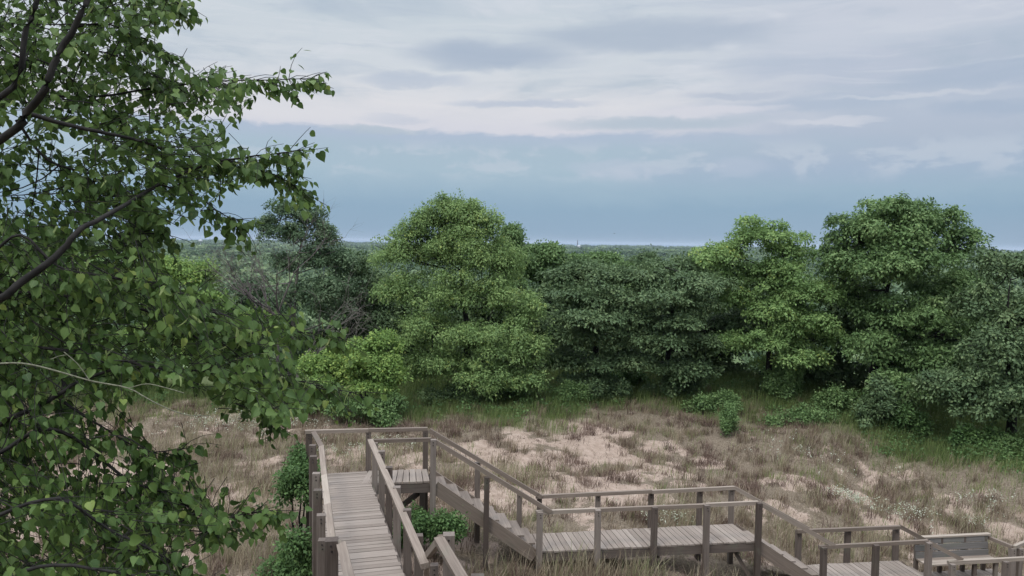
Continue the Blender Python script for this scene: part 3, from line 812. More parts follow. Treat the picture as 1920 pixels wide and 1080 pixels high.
shrub('low green shrub at the right foot of the feathery tree', 945, 752, 90, 40, 'oakmid', .11, 13, dens=1.3)
shrub('wispy green shrub left of the dark bush by the corner railing', 590, 772, 90, 44, 'oakmid', .10, 14, dens=1.2)
shrub('lush green bush hugging the left posts of the straight walkway', 560, 935, 56, 105, 'shrub', .085, 15, Y=18.3, dens=.5, crad=.2)
shrub('green bush at the bottom edge left of the nearest walkway posts', 552, 1095, 100, 110, 'shrub', .08, 16, Y=15.5, dens=.6, crad=.2)
shrub('thin green bush growing under the corner landing', 775, 1005, 50, 50, 'shrub', .08, 17, Y=17.6, dens=.28, crad=.2)
shrub('feathery pale green plant beside the posts of the longest steps', 838, 1005, 50, 40, 'shrub', .07, 18, Y=17.5, dens=.25, crad=.2)
shrub('low dark green shrub beneath the right drooping tree', 1900, 862, 110, 48, 'oakmid', .13, 19)
shrub('mid sized shrub between the tall sapling and the large dark shrub', 1560, 770, 80, 45, 'oakmid', .12, 20)


# dead bare tree left of the grey green one
def grow(p, d, L, r0, depth, out, r_, spread=.5, up=.0):
    k = 5
    q = [p]; dd = d
    for i in range(k - 1):
        dd = norm(dd + r_.normal(0, .13, 3) + np.array([0, 0, up])); q.append(q[-1] + dd * L / (k - 1))
    out.append((np.array(q), np.linspace(r0, r0 * .55, k)))
    if depth == 0: return
    for j in range(r_.integers(3, 5)):
        s = q[r_.integers(2, k)]
        grow(s, norm(dd + r_.normal(0, spread, 3)), L * r_.uniform(.55, .8), r0 * .5, depth - 1, out, r_, spread, up)


def dead(label, px, Y, z_off, dirs, L, r0, seed, depth=4, mat='deadtwig'):
    r_ = np.random.default_rng(seed); p = at(px, 700, Y); b0 = V(p[0], Y, float(gz(p[0], Y)[0]) - .1)
    T = thing('dead_tree', label, 'tree', b0, 'bare trees in the tree line')
    s = b0 + V(0, 0, z_off); out = []
    trunk = [(curve(b0, s, 6, .05, 0, r_), np.linspace(r0 * 1.3, r0, 6))]
    for d in dirs: grow(s - V(0, 0, r_.uniform(0, z_off * .4)), norm(V(*d)), L, r0 * .6, depth, out, r_)
    v, f = tubes(trunk, 6); link('trunk', v, f, M[mat], b0, T, smooth_sh=True)
    v, f = tubes(out, 4); link('branches', v, f, M[mat], b0, T, smooth_sh=True)


dead('bare purplish brown twiggy tree left of the grey green tree', 520, 36.2, 4.2, [(-.7, -.2, 1), (-.3, 0, 1), (.2, -.3, 1), (-1, .2, .7), (.4, .2, .9), (-.5, .1, .3)], 2.3, .07, 71)
dead('leaning bare limbs spreading to the right in front of the grey green tree', 560, 36.6, 1.6, [(.9, -.1, .8), (1, .1, .5), (.6, -.2, 1), (1, -.2, .75)], 2.3, .08, 72, 3, 'greybark')
# ------------------------------------------------------------------ grass: uncountable, one object per kind
def blades(name, mat, P, per, h, w, spread, bend, r, tint, hv=.35, lean=.35, label=None):
    """tufts at P (N,2): per blades each, three segments curving over"""
    N = len(P); h = np.broadcast_to(h, (N,))
    bx = np.repeat(P, per, 0) + r.normal(0, 1, (N * per, 2)) * np.repeat(np.broadcast_to(spread, (N,)), per)[:, None]
    z = gz(bx[:, 0], bx[:, 1]) - .03
    H = np.repeat(h, per) * r.uniform(1 - hv, 1 + hv, N * per)
    th = r.uniform(0, 2 * math.pi, N * per)
    wind = np.array([.25, -.05])
    d = np.stack([np.cos(th), np.sin(th)], 1) * r.uniform(.1, 1, (N * per, 1)) * lean + wind * .3
    side = np.stack([-np.sin(th + r.normal(0, .8, N * per)), np.cos(th)], 1); side /= np.linalg.norm(side, axis=1, keepdims=True)
    W = w * r.uniform(.6, 1.4, N * per)
    base = np.concatenate([bx, z[:, None]], 1)
    lv = []
    for t, ww in ((0, 1.), (.5, .8), (.85, .45)):
        c = base.copy(); c[:, :2] += d * (H * (t * .6 + bend * t * t))[:, None]; c[:, 2] += H * (t - .28 * bend * t * t)
        o = np.concatenate([side * (W * ww / 2)[:, None], np.zeros((N * per, 1))], 1)
        lv += [c - o, c + o]
    tip = base.copy(); tip[:, :2] += d * (H * (.6 + bend))[:, None]; tip[:, 2] += H * (1 - .28 * bend)
    v = np.stack(lv + [tip], 1).reshape(-1, 3)
    k = np.arange(N * per)[:, None] * 7
    f4 = np.concatenate([k + np.array([[0, 1, 3, 2]]), k + np.array([[2, 3, 5, 4]])]); f3 = k + np.array([[4, 5, 6]])
    ti = np.clip(np.repeat(tint, per) + r.normal(0, .12, N * per), 0, 1)
    o = link(name, v, [f4, f3], mat, attrs={'tint': np.repeat(ti, 7)})
    tag(o, kind='stuff')
    return o


def scatter(n, x0, x1, y0, y1, prob, r):
    """candidate tufts thinned by prob(x, y); denser close to the viewer, inside the fan that can be seen"""
    x = r.uniform(x0, x1, n); y = r.uniform(y0, y1, n)
    k = (np.abs(x) < .72 * y + 3) & (r.random(n) < prob(x, y))
    return np.stack([x[k], y[k]], 1)


def off_deck(x, y):
    """no tufts poking up through the planks"""
    on = (np.abs((x - (-3.2 - .279 * (y - 14.))) * .963) < .85) & (y > 8) & (y < 18.9)
    on |= (x > -4) & (x < -1.7) & (y > 17.5) & (y < 19.2)
    yy = y - .163 * x
    on |= (x > -1.8) & (x < 6) & (yy > 17.85) & (yy < 19.3)
    on |= (x >= 6) & (x < 13.6) & (yy > 17.8) & (yy < 19.3)
    return on


r = np.random.default_rng(77)
tus = lambda x, y: smooth(.40, .60, fbm(x * 1.15 + 20, y * .95 + 9, 3))
pd = lambda x, y: (1 - .93 * sand_amt(x, y)) * (1 - .85 * green_amt(x, y)) * (.12 + .9 * tus(x, y)) * (1 - .95 * off_deck(x, y))
P = scatter(17000, -26, 27, 11, 42, pd, r)
tn = fbm(P[:, 0] * .35 + 11, P[:, 1] * .35, 3)
blades('dry_grass', M['dry'], P, 20, .22 + .30 * fbm(P[:, 0] * .6, P[:, 1] * .6 + 8, 2) * r.uniform(.6, 1.3, len(P)), .012, .085, .6, r, np.clip(-.15 + 1.1 * tn + r.normal(0, .2, len(P)), 0, 1), lean=.5)
# finer litter of short dead stalks lying about
P = scatter(20000, -26, 27, 12, 41, lambda x, y: (1 - .45 * sand_amt(x, y)) * (1 - .6 * green_amt(x, y)) * (1 - .92 * off_deck(x, y)), r)
blades('dead_stalks', M['dry'], P, 5, .15, .014, .18, 1.1, r, np.clip(r.normal(.25, .22, len(P)), 0, 1), lean=1.2)
# brownish red dry weeds standing on and around the sand
pw = lambda x, y: np.clip(.22 + .8 * smooth(.46, .60, fbm(x * .8 + 50, y * .8, 3)), 0, 1) * (1 - .85 * green_amt(x, y)) * (1 - .25 * sand_amt(x, y)) * (1 - .95 * off_deck(x, y)) * smooth(-17, -2, x) * (1 - .45 * smooth(9, 16, x))
P = scatter(6200, -18, 26, 16, 40, pw, r)
blades('dry_weeds', M['redweed'], P, 30, (.16 + .2 * r.random(len(P))) * r.choice([.6, 1., 1.25], len(P)), .014, .11, .25, r, np.clip(r.normal(.42, .25, len(P)), 0, 1), lean=1.0)
# greener grass along the crest and on the right slope, and round the posts
pg = lambda x, y: np.clip(1.1 * green_amt(x, y) + .12 * (fbm(x * .4 + 5, y * .4, 2) > .56) + .25 * smooth(6, 16, x) * smooth(21, 28, y), 0, 1) * (1 - off_deck(x, y))
P = scatter(30000, -26, 30, 15, 44, pg, r)
gg = green_amt(P[:, 0], P[:, 1])
blades('green_grass', M['green'], P, 12, .26 + .28 * gg, .013, .14, .45, r, np.clip(.72 - .38 * gg + r.normal(0, .15, len(P)), 0, 1))
# tall pale tufts growing about the boardwalk
px_ = [(x, gpt(x, y)) for x, y in ((930, 1060), (960, 1050), (1000, 1070), (1045, 1075), (1090, 1078), (1140, 1070), (1180, 1078), (1230, 1075), (1275, 1070), (1330, 1078), (900, 1040), (1380, 1070), (470, 900), (500, 930), (450, 960), (520, 850), (480, 1000), (430, 1040), (500, 1060), (990, 905), (930, 900), (1240, 985), (1300, 975), (1450, 1000), (1480, 1030), (1560, 1035), (1620, 1030), (690, 870), (760, 850), (640, 845), (350, 830), (300, 850), (410, 850), (380, 900), (1850, 1000), (1780, 995))]
Q = np.concatenate([p[:2] + r.normal(0, .45, (26, 2)) * np.array([1, 1.3]) for _, p in px_])
Q = Q[~off_deck(Q[:, 0], Q[:, 1])]
blades('tall_grass', M['dry'], Q, 11, .55 + .2 * r.random(len(Q)), .011, .1, .6, r, np.clip(r.normal(.72, .2, len(Q)), 0, 1), lean=.5)
# patches of pale flowering weeds
fl = np.concatenate([gpt(a, b_)[:2] + r.normal(0, 1, (n_, 2)) * np.array([s_, s_ * .8]) for a, b_, n_, s_ in ((460, 790, 60, 1.3), (530, 810, 45, 1.0), (380, 800, 35, 1.), (650, 850, 24, .6), (1600, 942, 60, .32), (1690, 965, 26, .6), (1730, 975, 22, .5), (1850, 945, 20, .5), (1830, 985, 18, .4), (745, 840, 30, .5), (1500, 850, 30, 1.2), (1250, 990, 30, .5))])
n_ = len(fl) * 7
fx = np.repeat(fl, 7, 0) + r.normal(0, .06, (n_, 2)); zf = gz(fx[:, 0], fx[:, 1]) + r.uniform(.12, .34, n_)
v, f = stamp(*KITE, np.concatenate([fx, zf[:, None]], 1), norm(r.normal(0, 1, (n_, 3)) * np.array([1, 1, .3])), norm(r.normal(0, .4, (n_, 3)) + np.array([0, -.3, 1])), r.uniform(.03, .06, n_), r.uniform(.03, .05, n_))
tag(link('pale_flowers', v, f, M['flower'], attrs={'tint': np.repeat(r.random(n_), 4)}), kind='stuff')

# low leafy undergrowth running under the trees and out on to the slope
P = scatter(5200, -26, 30, 20, 44, lambda x, y: smooth(.35, .9, green_amt(x, y)) * (y < np.interp(x, _CR[:, 0], _CR[:, 1]) + 1.2) * (.15 + .85 * smooth(.42, .62, fbm(x * .7 + 31, y * .7 + 2, 3))), r)
k_ = 46; n_ = len(P); hh = r.uniform(.15, .55, n_) * (.5 + .9 * vnoise(P[:, 0] * .5, P[:, 1] * .5))
ux = np.repeat(P, k_, 0) + r.normal(0, .20, (n_ * k_, 2)); uz = gz(ux[:, 0], ux[:, 1]) + np.repeat(hh, k_) * r.uniform(.1, 1.1, n_ * k_)
sz = r.uniform(.06, .14, n_ * k_)
v, f = stamp(*KITE, np.concatenate([ux, uz[:, None]], 1), norm(r.normal(0, 1, (n_ * k_, 3)) * np.array([1, 1, .4])), norm(r.normal(0, .45, (n_ * k_, 3)) + np.array([0, -.15, 1])), sz, sz * .6)
tag(link('undergrowth', v, f, M['shrub'], attrs={'tint': np.repeat(np.clip(np.repeat(r.normal(.45, .2, n_), k_) + r.normal(0, .15, n_ * k_), 0, 1), 4)}), kind='stuff')
# ------------------------------------------------------------------ the near linden tree on the left
rf = np.random.default_rng(2024)
LT = V(-4.6, 5.4, float(gz(-4.6, 5.4)[0]) - .2)
LIN = thing('linden_tree', 'large linden tree with heart shaped leaves reaching in from the left', 'tree', LT)
trk = spline([LT, (-4.55, 5.4, -3.5), (-4.4, 5.3, -1.2), (-4.25, 5.2, .4), (-4.3, 5.2, 2.4), (-4.2, 5.3, 4.2)], 5)
v, f = tubes([(trk, np.linspace(.2, .09, len(trk)))], 10)
link('trunk', v, f, M['bark'], LT, LIN, smooth_sh=True)


def limb(pix, r0, r1, start=None, k=4):
    r0, r1 = r0 * .58, max(r1 * .6, .002)
    pts = [at(a, b_, d) for a, b_, d in pix]
    if start is not None:
        pts = [trk[np.argmin(np.abs(trk[:, 2] - start))]] + pts
    s = spline(pts, k)
    s[1:-1] += rf.normal(0, .10 * r0, (len(s) - 2, 3))
    return s, np.linspace(r0, r1, len(s))


LB = [
    limb([(0, 262, 4.2), (50, 212, 4.1), (85, 165, 4.0), (105, 110, 4.0), (140, 50, 4.0), (168, -10, 4.0), (200, -110, 4.1)], .040, .020, .1),
    limb([(-10, 190, 4.2), (50, 55, 4.1), (76, -20, 4.1), (100, -120, 4.1)], .032, .016, .6),
    limb([(-60, 590, 4.0), (50, 522, 3.9), (115, 470, 3.95), (150, 432, 4.0), (215, 395, 4.2), (300, 345, 4.9), (400, 305, 5.0), (500, 290, 5.0), (552, 284, 5.0)], .040, .004, -1.0),
    limb([(60, 215, 4.15), (130, 235, 4.2), (200, 250, 4.3), (265, 265, 4.5), (340, 290, 5.1), (440, 305, 5.1), (530, 335, 5.05), (562, 358, 5.0)], .022, .004),
    limb([(92, 180, 4.95), (190, 180, 5.0), (300, 163, 5.1), (410, 152, 5.1), (500, 150, 5.1), (582, 147, 5.1)], .016, .003),
    limb([(20, 128, 4.9), (60, 112, 4.9), (110, 130, 4.9), (190, 195, 4.95), (245, 245, 5.0)], .012, .004),
    limb([(-60, 560, 4.6), (0, 548, 4.6), (120, 555, 4.6), (250, 575, 4.7), (330, 608, 4.8), (430, 625, 4.9), (560, 622, 4.9), (632, 632, 4.9)], .026, .004, -1.3),
    limb([(-60, 640, 4.3), (0, 645, 4.3), (150, 660, 4.3), (300, 690, 4.4), (450, 700, 4.5), (560, 715, 4.55), (655, 735, 4.6)], .022, .004, -1.6),
    limb([(-80, 850, 4.3), (0, 795, 4.2), (90, 752, 4.1), (150, 715, 4.1), (220, 690, 4.1)], .034, .012, -2.4),
    limb([(110, 745, 4.15), (150, 775, 4.15), (195, 802, 4.2), (270, 845, 4.3), (340, 842, 4.4)], .014, .004),
    limb([(-80, 900, 4.0), (0, 850, 4.0), (80, 805, 4.0), (150, 828, 4.1), (240, 900, 4.2), (330, 932, 4.3), (400, 985, 4.3), (440, 968, 4.3), (505, 957, 4.3)], .024, .004, -2.6),
    limb([(-80, 1000, 3.7), (0, 965, 3.6), (110, 935, 3.6), (200, 990, 3.7), (300, 1040, 3.8), (380, 1090, 3.9)], .022, .004, -2.9),
    limb([(-120, 1150, 3.6), (0, 1090, 3.5), (100, 1060, 3.4), (250, 1080, 3.4), (330, 1120, 3.4)], .024, .006, -3.1),
    limb([(168, -10, 4.8), (230, -30, 4.9), (300, -10, 5.0), (342, 10, 5.0)], .012, .003),
    limb([(140, 50, 4.8), (200, 45, 4.85), (265, 70, 4.9), (310, 100, 4.9)], .010, .003),
    limb([(30, 225, 4.9), (90, 300, 4.95), (180, 330, 5.0), (260, 380, 5.0), (310, 440, 5.0)], .016, .004),
    limb([(300, 345, 4.9), (370, 370, 4.9), (415, 400, 4.9), (446, 415, 4.9)], .008, .003),
    limb([(330, 608, 4.8), (420, 670, 4.8), (470, 730, 4.8), (510, 790, 4.8)], .010, .003),
    limb([(-20, 480, 4.2), (40, 440, 4.2), (110, 500, 4.2), (200, 520, 4.3), (330, 545, 4.4), (420, 590, 4.5)], .014, .004),
    limb([(100, 110, 4.85), (180, 95, 5.0), (250, 120, 5.1), (300, 150, 5.1)], .01, .003),
]
v, f = tubes(LB, 7)
link('branches', v, f, M['bark'], LT, LIN, smooth_sh=True)
TW = [limb([(-40, 692, 3.6), (0, 682, 3.6), (60, 684, 3.6), (170, 714, 3.6), (240, 728, 3.6), (290, 755, 3.6), (345, 777, 3.6), (392, 779, 3.6)], .0085, .003),
      limb([(168, 713, 3.6), (145, 682, 3.6), (120, 660, 3.6)], .0035, .002), limb([(240, 728, 3.6), (275, 720, 3.6), (310, 727, 3.6), (345, 737, 3.6)], .004, .002),
      limb([(128, 665, 3.6), (110, 668, 3.6), (95, 674, 3.6)], .003, .002)]
v, f = tubes(TW, 6)
link('bare_twig', v, f, M['paletwig'], LT, LIN, smooth_sh=True)

nodes = np.concatenate([p[2:] for p, _ in LB])
# polygons of the foliage masses and the openings in them (photograph pixels; each spray gets its own depth)
PA = [(-120, -110), (330, -110), (345, 10), (300, 55), (285, 130), (330, 140), (430, 118), (470, 125), (480, 190), (440, 205), (425, 250), (470, 290), (520, 330), (480, 345), (420, 350), (410, 400), (370, 405), (325, 410), (320, 455), (230, 480), (100, 480), (-120, 480)]
PB = [(-120, 440), (300, 465), (330, 530), (420, 590), (560, 605), (610, 640), (550, 665), (560, 700), (620, 730), (600, 765), (520, 790), (455, 780), (430, 735), (350, 715), (260, 735), (235, 765), (190, 795), (215, 835), (305, 845), (310, 880), (345, 905), (370, 945), (430, 972), (400, 1000), (345, 1040), (340, 1150), (-120, 1150)]
HOLES = [(105, 150, 26, 30), (170, 122, 26, 14), (150, 255, 22, 18), (70, 285, 45, 32), (60, 375, 45, 55), (190, 268, 16, 12), (255, 195, 14, 16), (130, 12, 18, 30), (14, 60, 14, 40), (220, 120, 14, 10), (285, 215, 9, 9),
         (200, 888, 88, 48), (120, 768, 46, 34), (335, 1052, 46, 36), (235, 940, 26, 14), (150, 820, 24, 18), (300, 880, 22, 14), (60, 780, 16, 10), (420, 680, 20, 10), (235, 400, 12, 14), (150, 385, 14, 12), (400, 640, 12, 8)]


def inside(poly, x, y):
    poly = np.array(poly, float); c = np.zeros(len(x), bool); j = len(poly) - 1
    for i in range(len(poly)):
        a, b_ = poly[i], poly[j]
        k = ((a[1] > y) != (b_[1] > y)) & (x < (b_[0] - a[0]) * (y - a[1]) / (b_[1] - a[1] + 1e-9) + a[0])
        c ^= k; j = i
    return c


def holes(x, y):
    h = np.zeros(len(x), bool)
    for a, b_, ra, rb in HOLES: h |= ((x - a) / ra) ** 2 + ((y - b_) / rb) ** 2 < 1
    return h


sprays = []
def fill(poly, n, dlo, dhi):
    x = rf.uniform(-120, 680, n); y = rf.uniform(-110, 1150, n)
    k = inside(poly, x, y) & ~holes(x, y)
    k &= vnoise(x / 36., y / 36.) > np.where(y > 600, .26, .22)
    for a, b_ in zip(x[k], y[k]):
        tdep = rf.uniform(0, 1)
        near = dlo - (.45 * smooth(500, 1100, b_)) + (dhi - dlo) * tdep
        sprays.append((at(a, b_, near), 1.0, None))


fill(PA, 5000, 4.4, 6.2)
fill(PB, 7000, 4.1, 5.9)
for li, (p, rr_) in enumerate(LB):                            # leaves along the outer part of every limb
    if li in (0, 1, 8): continue
    k = len(p); tan = norm(np.gradient(p, axis=0))
    for i in range(int(k * (.6 if li == 2 else .4)), k):
        for j in range(4 if i > k * .7 else 2):
            d = norm(tan[i] * .8 + rf.normal(0, .45, 3) + V(0, 0, -.25)); L = rf.uniform(.10, .24)
            sprays.append((p[i] + d * L, 1.0, p[i]))
LEAF_V = [(0, 0, 0), (.30, 0, -.01), (.62, 0, -.03), (1.0, 0, -.11), (-.06, .20, .05), (.06, .42, .10), (.32, .50, .11), (.62, .34, .05), (.86, .11, -.05), (-.06, -.20, .05), (.06, -.42, .10), (.32, -.50, .11), (.62, -.34, .05), (.86, -.11, -.05), (-.42, .012, .07), (-.42, -.012, .07)]
LEAF_F = [(0, 5, 4), (0, 1, 5), (1, 6, 5), (1, 2, 6), (2, 7, 6), (2, 8, 7), (2, 3, 8), (0, 9, 10), (0, 10, 1), (1, 10, 11), (1, 11, 2), (2, 11, 12), (2, 12, 13), (2, 13, 3), (0, 14, 15)]
C_, A_, N_, S_, T_ = [], [], [], [], []
BC, BA = [], []
twigs = []
trunk_mid = V(-4.3, 5.2, 0)
for tip, sc, st in sprays:
    nd = nodes[np.argmin(np.linalg.norm(nodes - tip, axis=1) + rf.uniform(0, .12, len(nodes)))]
    L = rf.uniform(.22, .42) * sc
    d = norm(norm(tip - nd + 1e-3) * .7 + norm(tip - trunk_mid) * .8 + rf.normal(0, .35, 3) + V(0, 0, -.15))
    own = st is not None
    if own: d = norm(tip - st); L = np.linalg.norm(tip - st)
    else: st = tip - d * L
    tw = curve(st, tip, 4, .12, .05, rf)
    twigs.append((tw, np.linspace(.0024, .0012, 4)))
    if not own and rf.random() < .10 and np.linalg.norm(nd - st) < .8: twigs.append((curve(nd, st, 5, .1, -.1, rf), np.linspace(.0045, .0025, 5)))
    n = rf.integers(3, 6) if own else rf.integers(4, 8)
    side = norm(np.cross(d, V(0, 0, 1)))
    tb = np.clip(rf.normal(.42, .13), 0, 1)
    for i in range(n):
        t = (i + .6) / n
        p = st + (tip - st) * t
        sg = 1 if i % 2 else -1
        ax = norm(d * .45 + side * sg * rf.uniform(.3, .9) + V(0, 0, -rf.uniform(.35, 1.3)) + rf.normal(0, .2, 3))
        nr = norm(V(0, 0, .75) + d * .25 - side * sg * .1 + V(.1, -.35, 0) + rf.normal(0, .85, 3))
        s = rf.uniform(.032, .068) if t < .85 else rf.uniform(.028, .052)
        C_.append(p + ax * s * .42); A_.append(ax); N_.append(nr); S_.append(s); T_.append(np.clip(tb + rf.normal(0, .13) + .18 * (t > .85) * rf.random(), 0, 1))
    if rf.random() < .22:
        BC.append(st + (tip - st) * rf.random()); BA.append(norm(V(*rf.normal(0, .6, 3)) + V(0, 0, -.9)))
C_, A_, N_, S_, T_ = map(np.array, (C_, A_, N_, S_, T_))
# veins and a slightly blotched blade on the near leaves
nt = NT(M['fgleaf'].node_tree)
ramp_ = [n for n in nt.n if n.type == 'VALTORGB'][0]; users = [l_.to_socket for l_ in ramp_.outputs[0].links]
sp_ = nt.new('ShaderNodeSeparateXYZ'); nt.l.new(nt.attr('leaf', 'Vector'), sp_.inputs[0])
ab = nt.math('ABSOLUTE', sp_.outputs[1])
vein = nt.math('MAXIMUM', nt.sstep(ab, .035, .0), nt.math('MULTIPLY', nt.sstep(nt.math('SINE', nt.math('MULTIPLY', nt.math('SUBTRACT', sp_.outputs[0], nt.math('MULTIPLY', ab, .9)), 44.)), .75, 1.), .5))
blot = nt.noise(nt.new('ShaderNodeNewGeometry').outputs['Position'], 45., 3, .6)
cc = nt.mix(nt.math('MULTIPLY', vein, .45), ramp_.outputs[0], (.16, .23, .09, 1))
cc = nt.mix(nt.sstep(blot, .60, .74, 0, .5), cc, (.13, .13, .04, 1))
for u in users: nt.l.new(cc, u)
v, f = stamp(LEAF_V, LEAF_F, C_, A_, N_, S_, S_ * rf.uniform(.68, 1.0, len(S_)), rf.uniform(.2, 2.6, len(S_)))
link('crown', v, f, M['fgleaf'], LT, LIN, {'tint': np.repeat(T_, len(LEAF_V)), 'leaf': np.tile(np.array(LEAF_V), (len(C_), 1))}, smooth_sh=True)
v, f = tubes(twigs, 4)
link('twigs', v, f, M['bark'], LT, LIN, smooth_sh=True)
BC, BA = np.array(BC), np.array(BA)
v, f = stamp([(0, -.5, 0), (0, .5, 0), (.5, .5, .05), (1, .2, .0), (1, -.2, 0), (.5, -.5, .05)], [(0, 1, 2, 5), (5, 2, 3, 4)], BC, BA, rf.normal(0, 1, (len(BC), 3)), rf.uniform(.05, .085, len(BC)), rf.uniform(.010, .016, len(BC)))
link('seed_bracts', v, f, M['bract'], LT, LIN, {'tint': np.repeat(rf.random(len(BC)), 6)})['kind'] = 'stuff'
print('linden leaves', len(C_))
# ------------------------------------------------------------------ the wooded plain far below: reads as one mass
rr = np.random.default_rng(9)
n = 15000
az = rr.uniform(-.66, .66, n); Rr = np.exp(rr.uniform(math.log(230), math.log(9500), n))
X, Y = Rr * np.tan(az) * .98, Rr.copy()
k = 26
rad = (4.5 + Rr * .0042) * rr.uniform(.6, 1.4, n)
hgt = rr.uniform(.7, 1.1, n) * (5 + 6 * smooth(0, 1, rr.random(n)))
Zc = gz(X, Y) + hgt + rr.normal(0, 1.5, n)
dv = norm(rr.normal(0, 1, (n, k, 3))); dv[..., 2] = np.abs(dv[..., 2]) * 1.0 - .15
lob = rr.uniform(.75, 1.12, (n, k, 1))
sc3 = np.stack([rad, rad, np.minimum(rad, 7.5) * .8], 1)
P = np.stack([X, Y, Zc], 1)[:, None] + dv * sc3[:, None] * lob
P = P.reshape(-1, 3); O = norm(dv.reshape(-1, 3))
ax = norm(np.cross(O, rr.normal(0, 1, O.shape)))
S = np.repeat(rad, k) * rr.uniform(.45, .9, n * k)
v, f = stamp([(-.5, 0, 0), (0, .5, .08), (.5, 0, 0), (0, -.5, .08)], [(0, 1, 2, 3)], P, ax, norm(O + rr.normal(0, .35, O.shape) + np.array([0, 0, .4])), S, S)
ti = np.clip(np.repeat(rr.normal(.42, .2, n) + 1.1 * (fbm(X * .006, Y * .003, 3) - .5), k) + rr.normal(0, .12, n * k), 0, 1)
tag(link('far_forest', v, f, M['oakdark'], attrs={'tint': np.repeat(ti, 4)}), kind='stuff')


def lathe(prof, sides, c):
    a = np.arange(sides) * 2 * math.pi / sides
    v = np.array([[c[0] + r_ * math.cos(t), c[1] + r_ * math.sin(t), c[2] + z] for r_, z in prof for t in a])
    i = np.arange((len(prof) - 1) * sides).reshape(len(prof) - 1, sides); j = (i // sides) * sides + (i + 1) % sides
    return v, np.stack([i, j, j + sides, i + sides], -1).reshape(-1, 4)


# white water tower
p = at(376, 451, 3600); zg = float(gz(p[0], p[1])[0]); c = V(p[0], p[1], zg); h = p[2] - zg
WT = thing('water_tower', 'tiny white water tower on the horizon left of the grey green tree', 'water tower', c)
prof = [(3.2, 0), (2.0, 6), (1.8, h - 9)]
v, f = lathe(prof, 14, c); link('column', v, f, M['white'], c, WT, smooth_sh=True)
prof = [(1.8, h - 9)] + [(9 * math.sin(t) + .01, h - 2 - 7 * math.cos(t)) for t in np.linspace(.25, math.pi - .01, 10)]
v, f = lathe(prof, 18, c); link('tank', v, f, M['white'], c, WT, smooth_sh=True)


# lattice radio masts
def mast(label, px, py, Y, w):
    p = at(px, py, Y); zg = float(gz(p[0], p[1])[0]) - 1; c = V(p[0], p[1], zg); h = p[2] - zg
    T = thing('radio_mast', label, 'mast', c, 'radio masts beyond the trees')
    corners = [V(math.cos(a), math.sin(a), 0) * w for a in (0, 2.09, 4.19)]
    v, f = tubes([(np.array([c + q, c + q * .5 + V(0, 0, h)]), np.array([w * .14, w * .10])) for q in corners], 5)
    link('mast_frame', v, f, M['steel'], c, T)
    L = []; nb = 26
    for i in range(nb):
        t0, t1 = i / nb, (i + 1) / nb
        for q in range(3):
            a, b_ = corners[q], corners[(q + 1) % 3]
            L.append((np.array([c + a * (1 - .5 * t0) + V(0, 0, h * t0), c + b_ * (1 - .5 * t1) + V(0, 0, h * t1)]), np.array([w * .07] * 2)))
    v, f = tubes(L, 4); link('lattice', v, f, M['steel'], c, T)
    v, f = lathe([(w * .12, 0), (w * .08, h * .08), (.01, h * .081)], 6, c + V(0, 0, h)); link('antenna', v, f, M['steel'], c, T)


mast('thin radio mast rising behind the top of the grey green tree', 607, 372, 640, .55)
mast('thin radio mast rising behind the right shoulder of the feathery tree', 924, 408, 760, .5)

# tower with a pale block at its foot
p = at(1083, 450, 4600); zg = float(gz(p[0], p[1])[0]); c = V(p[0], p[1], zg); h = p[2] - zg
ST = thing('chimney_stack', 'slender grey chimney with a pale building at its foot on the horizon', 'chimney', c)
v, f = lathe([(3.6, 0), (2.8, h * .6), (2.3, h), (1.8, h), (1.7, h - 3)], 14, c); link('stack', v, f, M['steel'], c, ST, smooth_sh=True)
a, b_, hh = 7, 5, h - 33
bx = [(x, y, z) for z in (0, hh) for x, y in ((-a + 6, -b_ - 9), (a + 8, -b_ - 9), (a + 8, b_ - 9), (-a + 6, b_ - 9))] + [(-a + 6, -9, hh + 4), (a + 8, -9, hh + 4)]
link('building', np.array(bx) + c, [np.array([(0, 1, 5, 4), (1, 2, 6, 5), (2, 3, 7, 6), (3, 0, 4, 7), (4, 5, 9, 8), (6, 7, 8, 9)]), np.array([(5, 6, 9), (7, 4, 8)])], M['white'], c, ST)

# a bird over the horizon
p = at(1152, 438, 230)
bv = []; bf = []
body = [(-.28, 0, .0, .01), (-.18, 0, .01, .05), (0, 0, .015, .075), (.15, 0, .02, .055), (.24, 0, .035, .04), (.30, 0, .03, .01)]
v1, f1 = tubes([(np.array([(a, b_, c_) for a, b_, c_, _ in body]), np.array([q[3] for q in body]))], 7)
wing = []
for s in (-1, 1):
    for yy, zz, ch in ((.03, .03, .16), (.25, .14, .17), (.5, .12, .12), (.72, .05, .02)):
        wing += [(ch / 2 + .02 - yy * .1, s * yy, zz), (-ch / 2 - yy * .12, s * yy, zz - .01)]
wf = [(q, q + 2, q + 3, q + 1) for q in (0, 2, 4, 8, 10, 12)]
tail = [(-.24, .02, .01), (-.24, -.02, .01), (-.40, -.06, .0), (-.40, .06, .0)]
bv = np.concatenate([v1, np.array(wing), np.array(tail)]); o1 = len(v1)
bf = np.concatenate([f1, np.array(wf) + o1, np.array([(0, 1, 2, 3)]) + o1 + len(wing)])
bo = link('gull', bv * 1.0 + p, bf, M['gull'], p)
tag(bo, 'tiny dark bird flying just above the horizon right of centre', 'bird')
